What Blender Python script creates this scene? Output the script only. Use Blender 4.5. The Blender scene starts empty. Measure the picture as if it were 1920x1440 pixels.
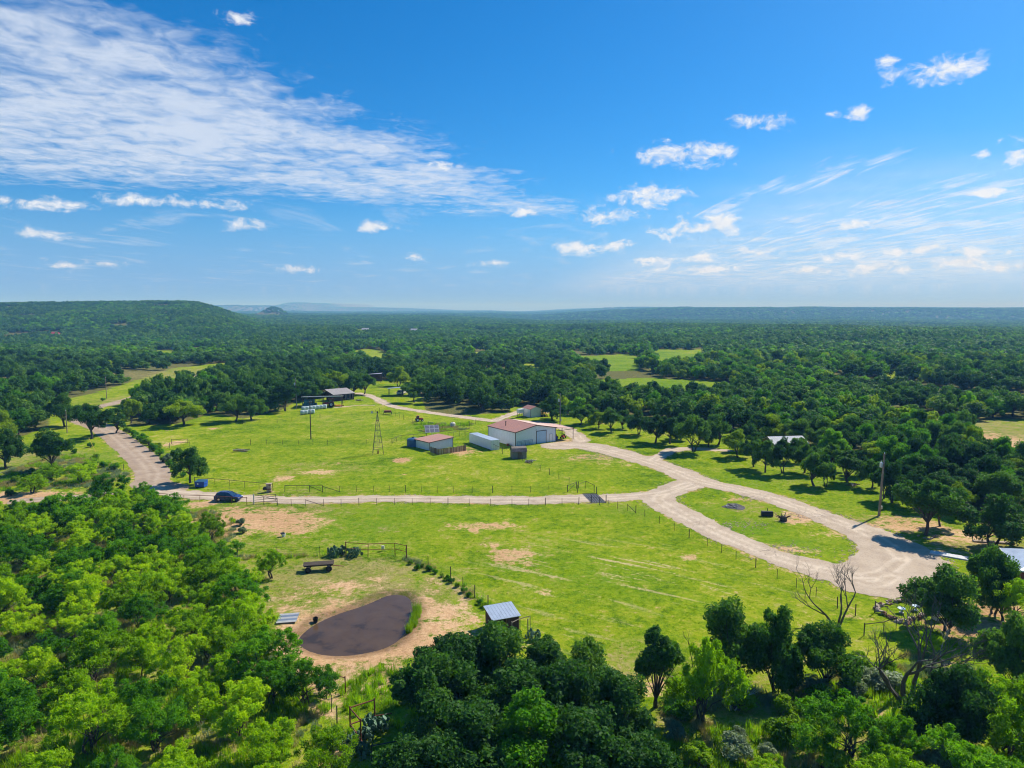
import bpy, bmesh, math, random
import numpy as np
from mathutils import Vector, Matrix

# ------------------------------------------------------------------ camera, sky, sun, exposure
R = math.radians
scene = bpy.context.scene
C = scene.collection
rng = np.random.default_rng(7)
random.seed(7)

CAM_H = 35.0
FPX, CX, CY, HZ = 1321.0, 960.0, 720.0, 580.0        # photograph calibration, in its 1920 x 1440 pixels
TH = math.atan((CY - HZ) / FPX)
cam_d = bpy.data.cameras.new('camera')
cam = bpy.data.objects.new('camera', cam_d)
C.objects.link(cam)
cam.location = (0, 0, CAM_H)
cam.rotation_euler = (R(90) - TH, 0, 0)
cam_d.sensor_width = 36
cam_d.lens = 36 * FPX / 1920
cam_d.clip_start = 0.5
cam_d.clip_end = 60000
scene.camera = cam

SUN_AZ, SUN_EL = R(48.5), R(43)                        # azimuth measured from +Y towards +X
sun_vec = Vector((math.sin(SUN_AZ) * math.cos(SUN_EL), math.cos(SUN_AZ) * math.cos(SUN_EL), math.sin(SUN_EL)))
sd = bpy.data.lights.new('sun', 'SUN')
sd.energy = 4.3
sd.angle = R(0.53)
sd.color = (1.0, 0.95, 0.86)
so = bpy.data.objects.new('sun', sd)
so.rotation_euler = (-sun_vec).to_track_quat('-Z', 'Y').to_euler()
so.location = (200, 200, 300)
C.objects.link(so)

scene.view_settings.view_transform = 'Standard'
scene.view_settings.look = 'None'
scene.view_settings.exposure = 0.54
scene.view_settings.gamma = 1.0
scene.view_settings.use_curve_mapping = False
scene.render.engine = 'CYCLES'
cy = scene.cycles
cy.use_denoising = True
cy.denoising_input_passes = 'RGB_ALBEDO_NORMAL'
cy.denoising_prefilter = 'ACCURATE'
cy.denoiser = 'OPENIMAGEDENOISE'
cy.max_bounces = 6
cy.diffuse_bounces = 4
cy.glossy_bounces = 3
cy.transmission_bounces = 4
cy.volume_bounces = 0
cy.transparent_max_bounces = 6
cy.caustics_reflective = False
cy.caustics_refractive = False
cy.filter_width = 1.1
cy.use_adaptive_sampling = True
cy.adaptive_threshold = 0.015
cy.adaptive_min_samples = 12


class NT:
    """small helper to write node trees"""
    def __init__(self, nt):
        self.nt = nt
        nt.nodes.clear()

    def n(self, typ, **kw):
        nd = self.nt.nodes.new(typ)
        for k, v in kw.items():
            setattr(nd, k, v)
        return nd

    def put(self, sock, v):
        if v is None:
            return
        if isinstance(v, bpy.types.NodeSocket):
            self.nt.links.new(v, sock)
        else:
            if isinstance(v, (tuple, list)) and len(v) == 3 and sock.type == 'RGBA':
                v = (*v, 1)
            sock.default_value = v

    def m(self, op, a=None, b=None, c=None, clamp=False):
        nd = self.n('ShaderNodeMath', operation=op)
        nd.use_clamp = clamp
        for s, v in zip(nd.inputs, (a, b, c)):
            self.put(s, v)
        return nd.outputs[0]

    def vm(self, op, a=None, b=None, c=None):
        nd = self.n('ShaderNodeVectorMath', operation=op)
        for s, v in zip(nd.inputs, (a, b, c)):
            self.put(s, v)
        return nd.outputs[1] if op in ('LENGTH', 'DOT_PRODUCT', 'DISTANCE') else nd.outputs[0]

    def mix(self, f, a, b, blend='MIX'):
        nd = self.n('ShaderNodeMix', data_type='RGBA', blend_type=blend)
        self.put(nd.inputs[0], f)
        self.put(nd.inputs[6], a)
        self.put(nd.inputs[7], b)
        return nd.outputs[2]

    def noise(self, vec, scale, detail=3.0, rough=0.55, dist=0.0):
        nd = self.n('ShaderNodeTexNoise')
        self.put(nd.inputs['Vector'], vec)
        self.put(nd.inputs['Scale'], scale)
        self.put(nd.inputs['Detail'], detail)
        self.put(nd.inputs['Roughness'], rough)
        self.put(nd.inputs['Distortion'], dist)
        return nd.outputs[0]

    def ss(self, v, lo, hi):
        nd = self.n('ShaderNodeMapRange', interpolation_type='SMOOTHSTEP')
        self.put(nd.inputs[0], v)
        self.put(nd.inputs[1], lo)
        self.put(nd.inputs[2], hi)
        return nd.outputs[0]

    def ramp(self, f, stops):
        nd = self.n('ShaderNodeValToRGB')
        cr = nd.color_ramp
        while len(cr.elements) < len(stops):
            cr.elements.new(0.5)
        for e, (p, c) in zip(cr.elements, stops):
            e.position = p
            e.color = (*c, 1)
        self.put(nd.inputs[0], f)
        return nd.outputs[0]

    def comb(self, x, y, z=0.0):
        nd = self.n('ShaderNodeCombineXYZ')
        for s, v in zip(nd.inputs, (x, y, z)):
            self.put(s, v)
        return nd.outputs[0]

    def sep(self, v):
        nd = self.n('ShaderNodeSeparateXYZ')
        self.put(nd.inputs[0], v)
        return nd.outputs


def ray(px, py):
    u, v = (px - CX) / FPX, (py - CY) / FPX
    return u, math.cos(TH) - v * math.sin(TH), -math.sin(TH) - v * math.cos(TH)


def az_el(px, py):
    d = ray(px, py)
    return math.atan2(d[0], d[1]), d[2] / math.hypot(d[0], d[1])


def make_world():
    w = bpy.data.worlds.new('World')
    scene.world = w
    w.use_nodes = True
    w.cycles.sampling_method = 'MANUAL'
    w.cycles.sample_map_resolution = 256
    t = NT(w.node_tree)
    out = t.n('ShaderNodeOutputWorld')
    sky = t.n('ShaderNodeTexSky', sky_type='NISHITA')
    sky.sun_disc = False
    sky.sun_elevation = SUN_EL
    sky.sun_rotation = SUN_AZ
    sky.altitude = 300
    sky.air_density = 1.0
    sky.dust_density = 0.6
    sky.ozone_density = 1.5
    gen = t.n('ShaderNodeTexCoord').outputs['Generated']
    x, y, z = t.sep(gen)
    az = t.m('ARCTAN2', x, y)
    hor = t.m('SQRT', t.m('ADD', t.m('MULTIPLY', x, x), t.m('MULTIPLY', y, y)))
    el = t.m('DIVIDE', z, t.m('MAXIMUM', hor, 0.001))
    ae = t.comb(az, el, 0.0)
    # ---- cumulus: scattered small heaps, one ellipse each in azimuth and elevation, edges broken by noise
    blobs = [(1420, 226, 56, 17), (1280, 290, 80, 27), (1345, 282, 40, 16), (1765, 134, 60, 24), (1685, 139, 40, 15), (1665, 113, 20, 11),
             (1612, 212, 24, 12), (1560, 214, 17, 8), (1215, 364, 76, 22), (1305, 430, 80, 22), (1345, 418, 56, 24), (1145, 403, 62, 17), (1110, 464, 84, 14),
             (1165, 458, 40, 12), (1598, 426, 48, 18), (1310, 482, 44, 12), (1225, 488, 42, 11), (1420, 473, 56, 14), (1660, 502, 70, 17),
             (1780, 494, 90, 18), (1700, 472, 80, 12), (1840, 474, 66, 11), (1905, 292, 26, 24), (1845, 285, 17, 11), (1850, 362, 36, 11),
             (995, 398, 38, 9), (570, 505, 42, 9), (705, 426, 40, 11), (920, 494, 44, 8), (460, 422, 40, 11), (130, 497, 42, 10), (205, 495, 28, 8),
             (70, 438, 60, 10), (830, 314, 30, 11), (775, 480, 24, 8), (450, 36, 30, 13), (1900, 500, 60, 12), (1590, 480, 80, 10), (1500, 508, 110, 9), (1335, 505, 90, 8),
             (60, 380, 95, 11), (330, 380, 110, 11), (-160, 460, 80, 14), (2080, 440, 110, 26), (2200, 250, 80, 26)]
    best = None
    for px, py, rw, rh in blobs:
        a, e = az_el(px, py)
        k = 1.0 / FPX
        ra, re = rw * k * 0.92, rh * k * 0.97
        v = t.vm('MULTIPLY_ADD', ae, (1 / ra, 1 / re, 0.0), (-a / ra, -e / re, 0.0))
        d = t.vm('LENGTH', v)
        best = d if best is None else t.m('MINIMUM', best, d)
    nz = t.noise(t.comb(t.m('MULTIPLY', az, 1.0), t.m('MULTIPLY', el, 1.7), 3.1), 34.0, 5.0, 0.66, 0.35)
    cum = t.ss(t.m('ADD', t.m('SUBTRACT', 1.0, best), t.m('MULTIPLY', t.m('SUBTRACT', nz, 0.52), 4.2)), -0.25, 1.05)
    nz2 = t.noise(t.comb(t.m('ADD', az, 0.004), t.m('MULTIPLY', t.m('ADD', el, 0.012), 1.7), 3.1), 34.0, 3.0, 0.66, 0.35)
    relief = t.m('MULTIPLY_ADD', t.m('SUBTRACT', nz, nz2), 1.1, 0.88, clamp=True)
    # ---- high cloud sheet: coordinates on a flat layer overhead
    zz = t.m('MAXIMUM', z, 0.03)
    px_, py_ = t.m('DIVIDE', x, zz), t.m('DIVIDE', y, zz)
    p = t.comb(px_, py_, 0.0)
    edge_r = t.m('SUBTRACT', t.m('MULTIPLY_ADD', py_, 0.40, -2.24), px_)            # positive on the left of the sheet's edge
    edge_b = t.m('SUBTRACT', t.m('MULTIPLY_ADD', px_, 0.46, 7.45), py_)             # positive nearer than its far edge
    body = t.m('MINIMUM', t.m('MULTIPLY', edge_r, 1.7), t.m('MULTIPLY', edge_b, 0.9))
    warp = t.noise(p, 0.9, 3.0, 0.6, 0.0)
    streak = t.noise(t.comb(t.m('MULTIPLY_ADD', px_, 0.9, t.m('MULTIPLY', py_, -0.25)), t.m('MULTIPLY', py_, 1.25), 1.7), 1.9, 5.0, 0.64, 0.5)
    mott = t.noise(t.comb(px_, t.m('MULTIPLY', py_, 0.75), 4.4), 8.5, 3.0, 0.6, 0.5)
    dens = t.m('ADD', t.m('MINIMUM', body, 0.85), t.m('MULTIPLY', t.m('SUBTRACT', warp, 0.5), 2.2))
    dens = t.m('ADD', dens, t.m('MULTIPLY', t.m('SUBTRACT', streak, 0.5), 1.7))
    dens = t.m('ADD', dens, t.m('MULTIPLY', t.m('SUBTRACT', mott, 0.5), 2.1))
    sheet = t.m('MULTIPLY', t.ss(dens, -0.2, 1.4), 0.86)
    # ---- fibrous cirrus towards the sun side, streaks running away from the viewer
    fib = t.noise(t.comb(t.m('MULTIPLY', px_, 3.2), t.m('MULTIPLY', py_, 0.42), 9.2), 1.5, 5.0, 0.66, 1.3)
    band = t.m('POWER', 2.718, t.m('MULTIPLY', t.m('POWER', t.m('DIVIDE', t.m('SUBTRACT', px_, t.m('MULTIPLY_ADD', py_, -0.10, 2.85)), 0.5), 2.0), -1.0))
    broad = t.m('MULTIPLY', t.ss(px_, 1.4, 3.6), t.ss(py_, 4.0, 6.0))
    where = t.m('MAXIMUM', t.m('MULTIPLY', band, t.m('MULTIPLY', t.ss(py_, 3.8, 4.8), t.m('SUBTRACT', 1.0, t.ss(py_, 7.5, 10.0)))), t.m('MULTIPLY', broad, 1.0))
    cir = t.m('MULTIPLY', t.ss(t.m('MULTIPLY', t.m('MULTIPLY', fib, t.m('ADD', warp, 0.5)), where), 0.34, 0.66), 0.7)
    thin = t.m('MULTIPLY', t.ss(t.noise(t.comb(t.m('MULTIPLY', px_, 1.4), t.m('MULTIPLY', py_, 0.5), 2.2), 0.9, 4.0, 0.66, 0.6), 0.52, 0.78), t.m('MULTIPLY', t.ss(py_, 5.0, 9.0), 0.4))
    veil = t.m('MULTIPLY', t.m('MULTIPLY', t.ss(px_, 0.8, 3.4), t.ss(py_, 3.2, 6.5)), t.m('MULTIPLY_ADD', warp, 0.5, 0.02))
    thin = t.m('MAXIMUM', thin, veil)
    up = t.ss(z, 0.008, 0.05)
    cloud = t.m('MULTIPLY', t.m('MAXIMUM', t.m('MAXIMUM', cum, sheet), t.m('MAXIMUM', cir, thin)), up)
    hs = t.n('ShaderNodeHueSaturation')
    hs.inputs['Saturation'].default_value = 1.16
    hs.inputs['Hue'].default_value = 0.495
    hs.inputs['Value'].default_value = 1.0
    t.put(hs.inputs['Color'], t.mix(1.0, sky.outputs[0], (0.58, 0.94, 1.42), 'MULTIPLY'))
    white = t.mix(relief, (6.2, 7.3, 8.9), (10.2, 10.5, 10.9))
    low = t.m('SUBTRACT', 1.0, t.ss(el, -0.005, 0.17))
    base = t.mix(t.m('MULTIPLY', low, 0.85), hs.outputs[0], t.mix(t.ss(az, -0.5, 1.0), (2.5, 4.8, 9.6), (4.1, 6.6, 11.2)))
    white = t.mix(t.m('MULTIPLY', t.ss(t.m('SUBTRACT', sheet, cum), 0.0, 0.4), 0.75), white, (7.6, 8.7, 10.4))
    col = t.mix(t.m('MULTIPLY', cloud, 0.95), base, white)
    bg = t.n('ShaderNodeBackground')
    t.put(bg.inputs['Color'], col)
    bg.inputs['Strength'].default_value = 0.062
    t.nt.links.new(bg.outputs[0], out.inputs[0])


make_world()

# ------------------------------------------------------------------ helpers
def at(px, py, z=0.0):
    """point of the ground (height z) that the photograph shows at this pixel"""
    d = ray(px, py)
    k = (CAM_H - z) / -d[2]
    return Vector((d[0] * k, d[1] * k, z))


def height_at(px, top, Y):
    d = ray(px, top)
    return CAM_H + d[2] * Y / d[1]


def S(t):
    t = np.clip(t, 0, 1)
    return t * t * (3 - 2 * t)


def _vn(x, y, seed):
    xi, yi = np.floor(x), np.floor(y)
    fx, fy = x - xi, y - yi
    fx, fy = fx * fx * (3 - 2 * fx), fy * fy * (3 - 2 * fy)

    def h(a, b):
        s = np.sin(a * 127.1 + b * 311.7 + seed * 74.7) * 43758.5453
        return s - np.floor(s)
    return (h(xi, yi) * (1 - fx) + h(xi + 1, yi) * fx) * (1 - fy) + (h(xi, yi + 1) * (1 - fx) + h(xi + 1, yi + 1) * fx) * fy


def vnoise(x, y, s, seed=0, oct=3):
    x, y = np.asarray(x, float), np.asarray(y, float)
    v, a, tot = 0, 1.0, 0
    for i in range(oct):
        v = v + a * _vn(x / s * 2 ** i, y / s * 2 ** i, seed + i)
        tot += a
        a *= 0.5
    return v / tot


def seg_dist(X, Y, pts):
    """distance of many points to a polyline, and the fraction along it"""
    best = np.full(X.shape, 1e9)
    frac = np.zeros(X.shape)
    n = len(pts) - 1
    for i in range(n):
        ax, ay = pts[i][0], pts[i][1]
        bx, by = pts[i + 1][0] - ax, pts[i + 1][1] - ay
        L2 = bx * bx + by * by + 1e-9
        tt = np.clip(((X - ax) * bx + (Y - ay) * by) / L2, 0, 1)
        d = np.hypot(X - ax - tt * bx, Y - ay - tt * by)
        k = d < best
        best = np.where(k, d, best)
        frac = np.where(k, (i + tt) / n, frac)
    return best, frac


def inside(X, Y, poly):
    X, Y = np.asarray(X, float), np.asarray(Y, float)
    c = np.zeros(X.shape, bool)
    n = len(poly)
    for i in range(n):
        x1, y1 = poly[i][0], poly[i][1]
        x2, y2 = poly[(i + 1) % n][0], poly[(i + 1) % n][1]
        k = ((y1 > Y) != (y2 > Y)) & (X < (x2 - x1) * (Y - y1) / (y2 - y1 + 1e-12) + x1)
        c ^= k
    return c


def spline(pts, k=6, closed=False):
    P = [np.array(p[:2], float) for p in pts]
    out = []
    n = len(P)
    for i in range(n if closed else n - 1):
        p0 = P[(i - 1) % n] if closed or i > 0 else P[0]
        p1, p2 = P[i], P[(i + 1) % n]
        p3 = P[(i + 2) % n] if closed or i + 2 < n else P[-1]
        for j in range(k):
            u = j / k
            out.append(0.5 * (2 * p1 + (p2 - p0) * u + (2 * p0 - 5 * p1 + 4 * p2 - p3) * u * u + (3 * p1 - p0 - 3 * p2 + p3) * u ** 3))
    if not closed:
        out.append(P[-1])
    return out


def gpx(lst):
    return [at(a, b) for a, b in lst]


POND = spline(gpx([(742, 1111), (766, 1116), (778, 1136), (771, 1165), (756, 1192), (726, 1212), (684, 1223), (640, 1228), (600, 1225),
                   (570, 1215), (556, 1200), (570, 1180), (600, 1161), (636, 1146), (674, 1134), (704, 1122), (722, 1114)]), 4, True)


def pond_sd(X, Y):
    d, _ = seg_dist(X, Y, POND + [POND[0]])
    return np.where(inside(X, Y, POND), -d, d)


def H(X, Y):
    """height of the land"""
    X, Y = np.asarray(X, float), np.asarray(Y, float)
    r = np.hypot(X, Y)
    z = 0.10 * np.sin(X / 9.0 + 0.6) * np.sin(Y / 11.0) + 0.08 * np.sin(X / 5.3 + Y / 7.1)
    z = z + S((r - 380) / 700) * 17 * (vnoise(X, Y, 380, 3, 2) - 0.5)
    z = z + S((r - 1500) / 1500) * 26 * (vnoise(X, Y, 1100, 5, 2) - 0.5)
    z = z - 13 * S((Y - 1250) / 400) * S((X + 300) / 500)
    hill = S((-X - 0.345 * Y + 40 * (vnoise(X, Y, 300, 19, 2) - .5)) / (0.115 * np.abs(Y) + 1)) * S((Y - 760) / 760) * S((2900 - Y) / 500)
    z = z + hill * (42 + 6 * (vnoise(X, Y, 260, 9, 2) - 0.5))
    z = z + 52 * S((Y - 3300) / 1200) * S((X + 100) / 1500) * (0.9 + 0.25 * vnoise(X, Y, 900, 12, 2))
    z = z + 40 * S(1 - np.hypot(X + 1010, (Y - 3000) / 1.4) / 85)
    z = z + 84 * S((X + 3750) / 320) * S((-2820 - X) / 420) * S((Y - 7300) / 900)
    z = z + 54 * S((Y - 10200) / 900) * S((X + 4800) / 600) * S((-500 - X) / 1900)
    k = Y < 130
    if np.any(k):
        sd_ = np.full(X.shape, 50.0)
        sd_[k] = pond_sd(X[k], Y[k]) if X.shape else pond_sd(X, Y)
        z = np.where(k, z * np.where(sd_ < 9, S((sd_ - 1) / 8), 1) - 0.75 * S((0.6 - sd_) / 2.2) + 0.35 * S(1 - np.abs(sd_ - 2.8) / 2.8) * S((78 - Y) / 8), z)
    return z


def h1(x, y):
    return float(H(np.array([x]), np.array([y]))[0])


MATS = {}


def tag(o, label=None, cat=None, group=None, kind=None):
    if label:
        o['label'] = label
    if cat:
        o['category'] = cat
    if group:
        o['group'] = group
    if kind:
        o['kind'] = kind
    return o


def thing(name, label, cat, loc=(0, 0, 0), rz=0.0, group=None):
    o = bpy.data.objects.new(name, None)
    C.objects.link(o)
    o.location = loc
    o.rotation_euler = (0, 0, rz)
    o.empty_display_size = 0.5
    return tag(o, label, cat, group)


def link(name, me, parent=None, loc=None, rz=None):
    o = bpy.data.objects.new(name, me)
    C.objects.link(o)
    if parent:
        o.parent = parent
    if loc is not None:
        o.location = loc
    if rz is not None:
        o.rotation_euler = (0, 0, rz)
    return o


def mesh_np(name, V, F, mat=None, attrs=None, smooth=False):
    """mesh from arrays: V (n,3), F (m,k)"""
    me = bpy.data.meshes.new(name)
    V = np.asarray(V, np.float32)
    F = np.asarray(F, np.int32)
    k = F.shape[1]
    me.vertices.add(len(V))
    me.vertices.foreach_set('co', V.ravel())
    me.loops.add(F.size)
    me.loops.foreach_set('vertex_index', F.ravel())
    me.polygons.add(len(F))
    me.polygons.foreach_set('loop_start', np.arange(0, F.size, k, dtype=np.int32))
    me.polygons.foreach_set('loop_total', np.full(len(F), k, np.int32))
    if smooth:
        me.polygons.foreach_set('use_smooth', np.ones(len(F), bool))
    for an, av in (attrs or {}).items():
        a = me.attributes.new(an, 'FLOAT', 'POINT')
        a.data.foreach_set('value', np.asarray(av, np.float32))
    me.update(calc_edges=True)
    if mat:
        me.materials.append(mat)
    return me


class MB:
    """collects shapes; build() makes ONE mesh object of them"""
    def __init__(self):
        self.v, self.f = [], []

    def add(self, vs, fs):
        k = len(self.v)
        self.v += [tuple(p) for p in vs]
        self.f += [tuple(i + k for i in f) for f in fs]
        return self

    def box(self, x0, x1, y0, y1, z0, z1):
        return self.add([(x0, y0, z0), (x1, y0, z0), (x1, y1, z0), (x0, y1, z0), (x0, y0, z1), (x1, y0, z1), (x1, y1, z1), (x0, y1, z1)],
                        [(0, 3, 2, 1), (4, 5, 6, 7), (0, 1, 5, 4), (1, 2, 6, 5), (2, 3, 7, 6), (3, 0, 4, 7)])

    def slab(self, quad, t):
        """thick sheet: four corners, thickness t downward along z"""
        q = [tuple(p) for p in quad]
        return self.add(q + [(p[0], p[1], p[2] - t) for p in q], [(0, 1, 2, 3), (7, 6, 5, 4), (0, 4, 5, 1), (1, 5, 6, 2), (2, 6, 7, 3), (3, 7, 4, 0)])

    def prism(self, poly, axis, a, b):
        """polygon (2-D) pushed along an axis from a to b; axis 'x': poly=(y,z), 'y': poly=(x,z), 'z': poly=(x,y)"""
        def pt(p, t):
            return {'x': (t, p[0], p[1]), 'y': (p[0], t, p[1]), 'z': (p[0], p[1], t)}[axis]
        n = len(poly)
        return self.add([pt(p, a) for p in poly] + [pt(p, b) for p in poly],
                        [tuple(range(n))[::-1], tuple(range(n, 2 * n))] + [(i, (i + 1) % n, n + (i + 1) % n, n + i) for i in range(n)])

    def tube(self, pts, rad, n=6, cap=True):
        pts = [Vector(p) for p in pts]
        if not isinstance(rad, (list, tuple)):
            rad = [rad] * len(pts)
        vs, fs = [], []
        for i, p in enumerate(pts):
            d = (pts[min(i + 1, len(pts) - 1)] - pts[max(i - 1, 0)]).normalized()
            a = d.orthogonal().normalized() if abs(d.z) > 0.9 else Vector((0, 0, 1)).cross(d).normalized()
            b = d.cross(a)
            for j in range(n):
                t = 2 * math.pi * j / n
                vs.append(p + (a * math.cos(t) + b * math.sin(t)) * rad[i])
        for i in range(len(pts) - 1):
            for j in range(n):
                fs.append((i * n + j, i * n + (j + 1) % n, (i + 1) * n + (j + 1) % n, (i + 1) * n + j))
        if cap:
            fs += [tuple(range(n))[::-1], tuple(range((len(pts) - 1) * n, len(pts) * n))]
        return self.add(vs, fs)

    def lathe(self, prof, n=16, c=(0, 0, 0), axis='z'):
        """profile of (radius, height) pairs turned about an axis"""
        vs, fs = [], []
        for r_, z_ in prof:
            for j in range(n):
                t = 2 * math.pi * j / n
                a, b = r_ * math.cos(t), r_ * math.sin(t)
                q = {'z': (a, b, z_), 'x': (z_, a, b), 'y': (b, z_, a)}[axis]
                vs.append((q[0] + c[0], q[1] + c[1], q[2] + c[2]))
        for i in range(len(prof) - 1):
            for j in range(n):
                fs.append((i * n + j, i * n + (j + 1) % n, (i + 1) * n + (j + 1) % n, (i + 1) * n + j))
        fs += [tuple(range(n))[::-1], tuple(range((len(prof) - 1) * n, len(prof) * n))]
        return self.add(vs, fs)

    def mesh(self, name, mat):
        me = bpy.data.meshes.new(name)
        me.from_pydata(self.v, [], self.f)
        bm = bmesh.new()
        bm.from_mesh(me)
        bmesh.ops.recalc_face_normals(bm, faces=bm.faces)
        bm.to_mesh(me)
        bm.free()
        if mat:
            me.materials.append(mat)
        return me

    def build(self, name, mat, parent=None, bevel=0.0):
        o = link(name, self.mesh(name, mat), parent)
        if bevel:
            b = o.modifiers.new('bevel', 'BEVEL')
            b.width = bevel
            b.segments = 2
            b.limit_method = 'ANGLE'
        return o


# ------------------------------------------------------------------ materials
def mat(name, base, rough=0.8, var=0.15, scale=3.0, metal=0.0, spec=0.3, bump=0.0, wave=None, dark=None):
    """procedural surface: base colour, large and small variation, optional ribs (wave = spacing in metres along local x+y)"""
    m = bpy.data.materials.new(name)
    m.use_nodes = True
    t = NT(m.node_tree)
    out = t.n('ShaderNodeOutputMaterial')
    b = t.n('ShaderNodeBsdfPrincipled')
    co = t.n('ShaderNodeTexCoord').outputs['Object']
    n1 = t.noise(co, scale, 5.0, 0.62)
    n2 = t.noise(co, scale * 0.13, 3.0, 0.5)
    f = t.m('ADD', t.m('MULTIPLY', n1, 0.6), t.m('MULTIPLY', n2, 0.4))
    lo = tuple(c * (1 - var * 1.6) for c in (dark or base))
    hi = tuple(min(1, c * (1 + var)) for c in base)
    t.put(b.inputs['Base Color'], t.ramp(f, [(0.3, lo), (0.7, hi)]))
    t.put(b.inputs['Roughness'], t.m('MULTIPLY_ADD', n1, 0.2, rough - 0.1, clamp=True))
    b.inputs['Metallic'].default_value = metal
    b.inputs['Specular IOR Level'].default_value = spec
    if bump:
        bp = t.n('ShaderNodeBump')
        bp.inputs['Strength'].default_value = bump
        bp.inputs['Distance'].default_value = 0.05
        t.put(bp.inputs['Height'], n1)
        t.nt.links.new(bp.outputs[0], b.inputs['Normal'])
    t.nt.links.new(b.outputs[0], out.inputs[0])
    MATS[name] = m
    return m


def leaf_mat(name, dark, mid, lite, trans=0.35):
    m = bpy.data.materials.new(name)
    m.use_nodes = True
    t = NT(m.node_tree)
    out = t.n('ShaderNodeOutputMaterial')
    a = t.n('ShaderNodeAttribute', attribute_name='tint').outputs['Fac']
    info = t.n('ShaderNodeObjectInfo')
    stand = t.noise(info.outputs['Location'], 0.012, 2.0, 0.5)
    f = t.m('ADD', t.m('MULTIPLY', a, 0.42), t.m('MULTIPLY', info.outputs['Random'], 0.48))
    f = t.m('ADD', f, t.m('MULTIPLY', t.m('SUBTRACT', stand, 0.42), 0.85))
    col = t.ramp(f, [(0.1, dark), (0.5, mid), (0.92, lite)])
    p = t.n('ShaderNodeBsdfPrincipled')
    t.put(p.inputs['Base Color'], col)
    p.inputs['Roughness'].default_value = 0.6
    p.inputs['Specular IOR Level'].default_value = 0.12
    tr = t.n('ShaderNodeBsdfTranslucent')
    t.put(tr.inputs['Color'], t.mix(1.0, col, (1.12, 1.28, 0.5), 'MULTIPLY'))
    mx = t.n('ShaderNodeMixShader')
    mx.inputs[0].default_value = trans
    t.nt.links.new(p.outputs[0], mx.inputs[1])
    t.nt.links.new(tr.outputs[0], mx.inputs[2])
    t.nt.links.new(mx.outputs[0], out.inputs[0])
    MATS[name] = m
    return m


leaf_mat('leaf_oak', (0.024, 0.080, 0.020), (0.066, 0.172, 0.028), (0.190, 0.330, 0.034), 0.44)
leaf_mat('leaf_oak_yellow', (0.150, 0.240, 0.010), (0.260, 0.370, 0.012), (0.400, 0.500, 0.018), 0.50)
leaf_mat('leaf_mesquite', (0.120, 0.250, 0.005), (0.300, 0.490, 0.007), (0.600, 0.720, 0.012), 0.52)
leaf_mat('leaf_mesquite_deep', (0.036, 0.130, 0.007), (0.105, 0.290, 0.010), (0.260, 0.480, 0.014), 0.48)
leaf_mat('leaf_sage', (0.170, 0.225, 0.135), (0.240, 0.305, 0.180), (0.320, 0.375, 0.230), 0.30)
leaf_mat('leaf_weed', (0.100, 0.210, 0.007), (0.205, 0.350, 0.009), (0.360, 0.480, 0.018), 0.48)
leaf_mat('leaf_straw', (0.300, 0.250, 0.095), (0.410, 0.335, 0.150), (0.510, 0.430, 0.225), 0.30)
leaf_mat('leaf_grass', (0.130, 0.240, 0.006), (0.245, 0.370, 0.008), (0.400, 0.460, 0.022), 0.48)
leaf_mat('leaf_far', (0.034, 0.108, 0.036), (0.085, 0.200, 0.048), (0.180, 0.310, 0.054), 0.44)
mat('bark', (0.085, 0.070, 0.058), 0.95, 0.3, 6, bump=0.5)
mat('dead_wood', (0.13, 0.115, 0.10), 0.9, 0.3, 6, bump=0.4)
mat('bleached_wood', (0.52, 0.48, 0.44), 0.9, 0.2, 6)
mat('galv', (0.50, 0.56, 0.63), 0.42, 0.10, 2.5, metal=0.55, spec=0.5)
mat('roof_red', (0.43, 0.200, 0.145), 0.55, 0.12, 1.2, spec=0.45)
mat('roof_grey', (0.42, 0.42, 0.43), 0.5, 0.12, 1.5, metal=0.2)
mat('roof_taupe', (0.40, 0.36, 0.33), 0.6, 0.14, 1.5)
mat('roof_blue_grey', (0.40, 0.47, 0.56), 0.45, 0.1, 1.5, metal=0.35)
mat('wall_white', (0.80, 0.80, 0.80), 0.5, 0.05, 1.0, spec=0.4)
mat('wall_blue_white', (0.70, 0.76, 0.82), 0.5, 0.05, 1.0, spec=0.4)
mat('door_blue', (0.42, 0.60, 0.76), 0.5, 0.06, 1.0)
mat('door_white', (0.82, 0.82, 0.82), 0.5, 0.04, 1.0)
mat('trim_brown', (0.075, 0.045, 0.038), 0.6, 0.15, 2)
mat('dark_steel', (0.040, 0.040, 0.045), 0.55, 0.2, 3, metal=0.3)
mat('rust_pipe', (0.23, 0.085, 0.045), 0.8, 0.3, 7, metal=0.1)
mat('fence_steel', (0.075, 0.060, 0.050), 0.7, 0.25, 4)
mat('wire', (0.16, 0.155, 0.15), 0.55, 0.1, 3, metal=0.5)
mat('creosote', (0.10, 0.075, 0.055), 0.9, 0.25, 5)
mat('pole_wood', (0.30, 0.235, 0.17), 0.9, 0.2, 5)
mat('plank_grey', (0.27, 0.225, 0.18), 0.92, 0.3, 5, bump=0.3)
mat('plank_brown', (0.20, 0.125, 0.075), 0.92, 0.3, 5, bump=0.3)
mat('plank_pale', (0.42, 0.33, 0.22), 0.92, 0.2, 5, bump=0.3)
mat('barn_wood', (0.105, 0.060, 0.055), 0.92, 0.3, 4, bump=0.3)
mat('tank_blue', (0.030, 0.110, 0.22), 0.45, 0.12, 2, spec=0.5)
mat('dumpster_blue', (0.010, 0.085, 0.42), 0.45, 0.12, 3, spec=0.5)
mat('white_paint', (0.80, 0.80, 0.80), 0.45, 0.06, 3)
mat('cream', (0.72, 0.66, 0.55), 0.6, 0.08, 3)
mat('silver_tank', (0.66, 0.67, 0.68), 0.4, 0.10, 3, metal=0.15, spec=0.5)
mat('black_rubber', (0.018, 0.018, 0.018), 0.85, 0.2, 8)
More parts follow.
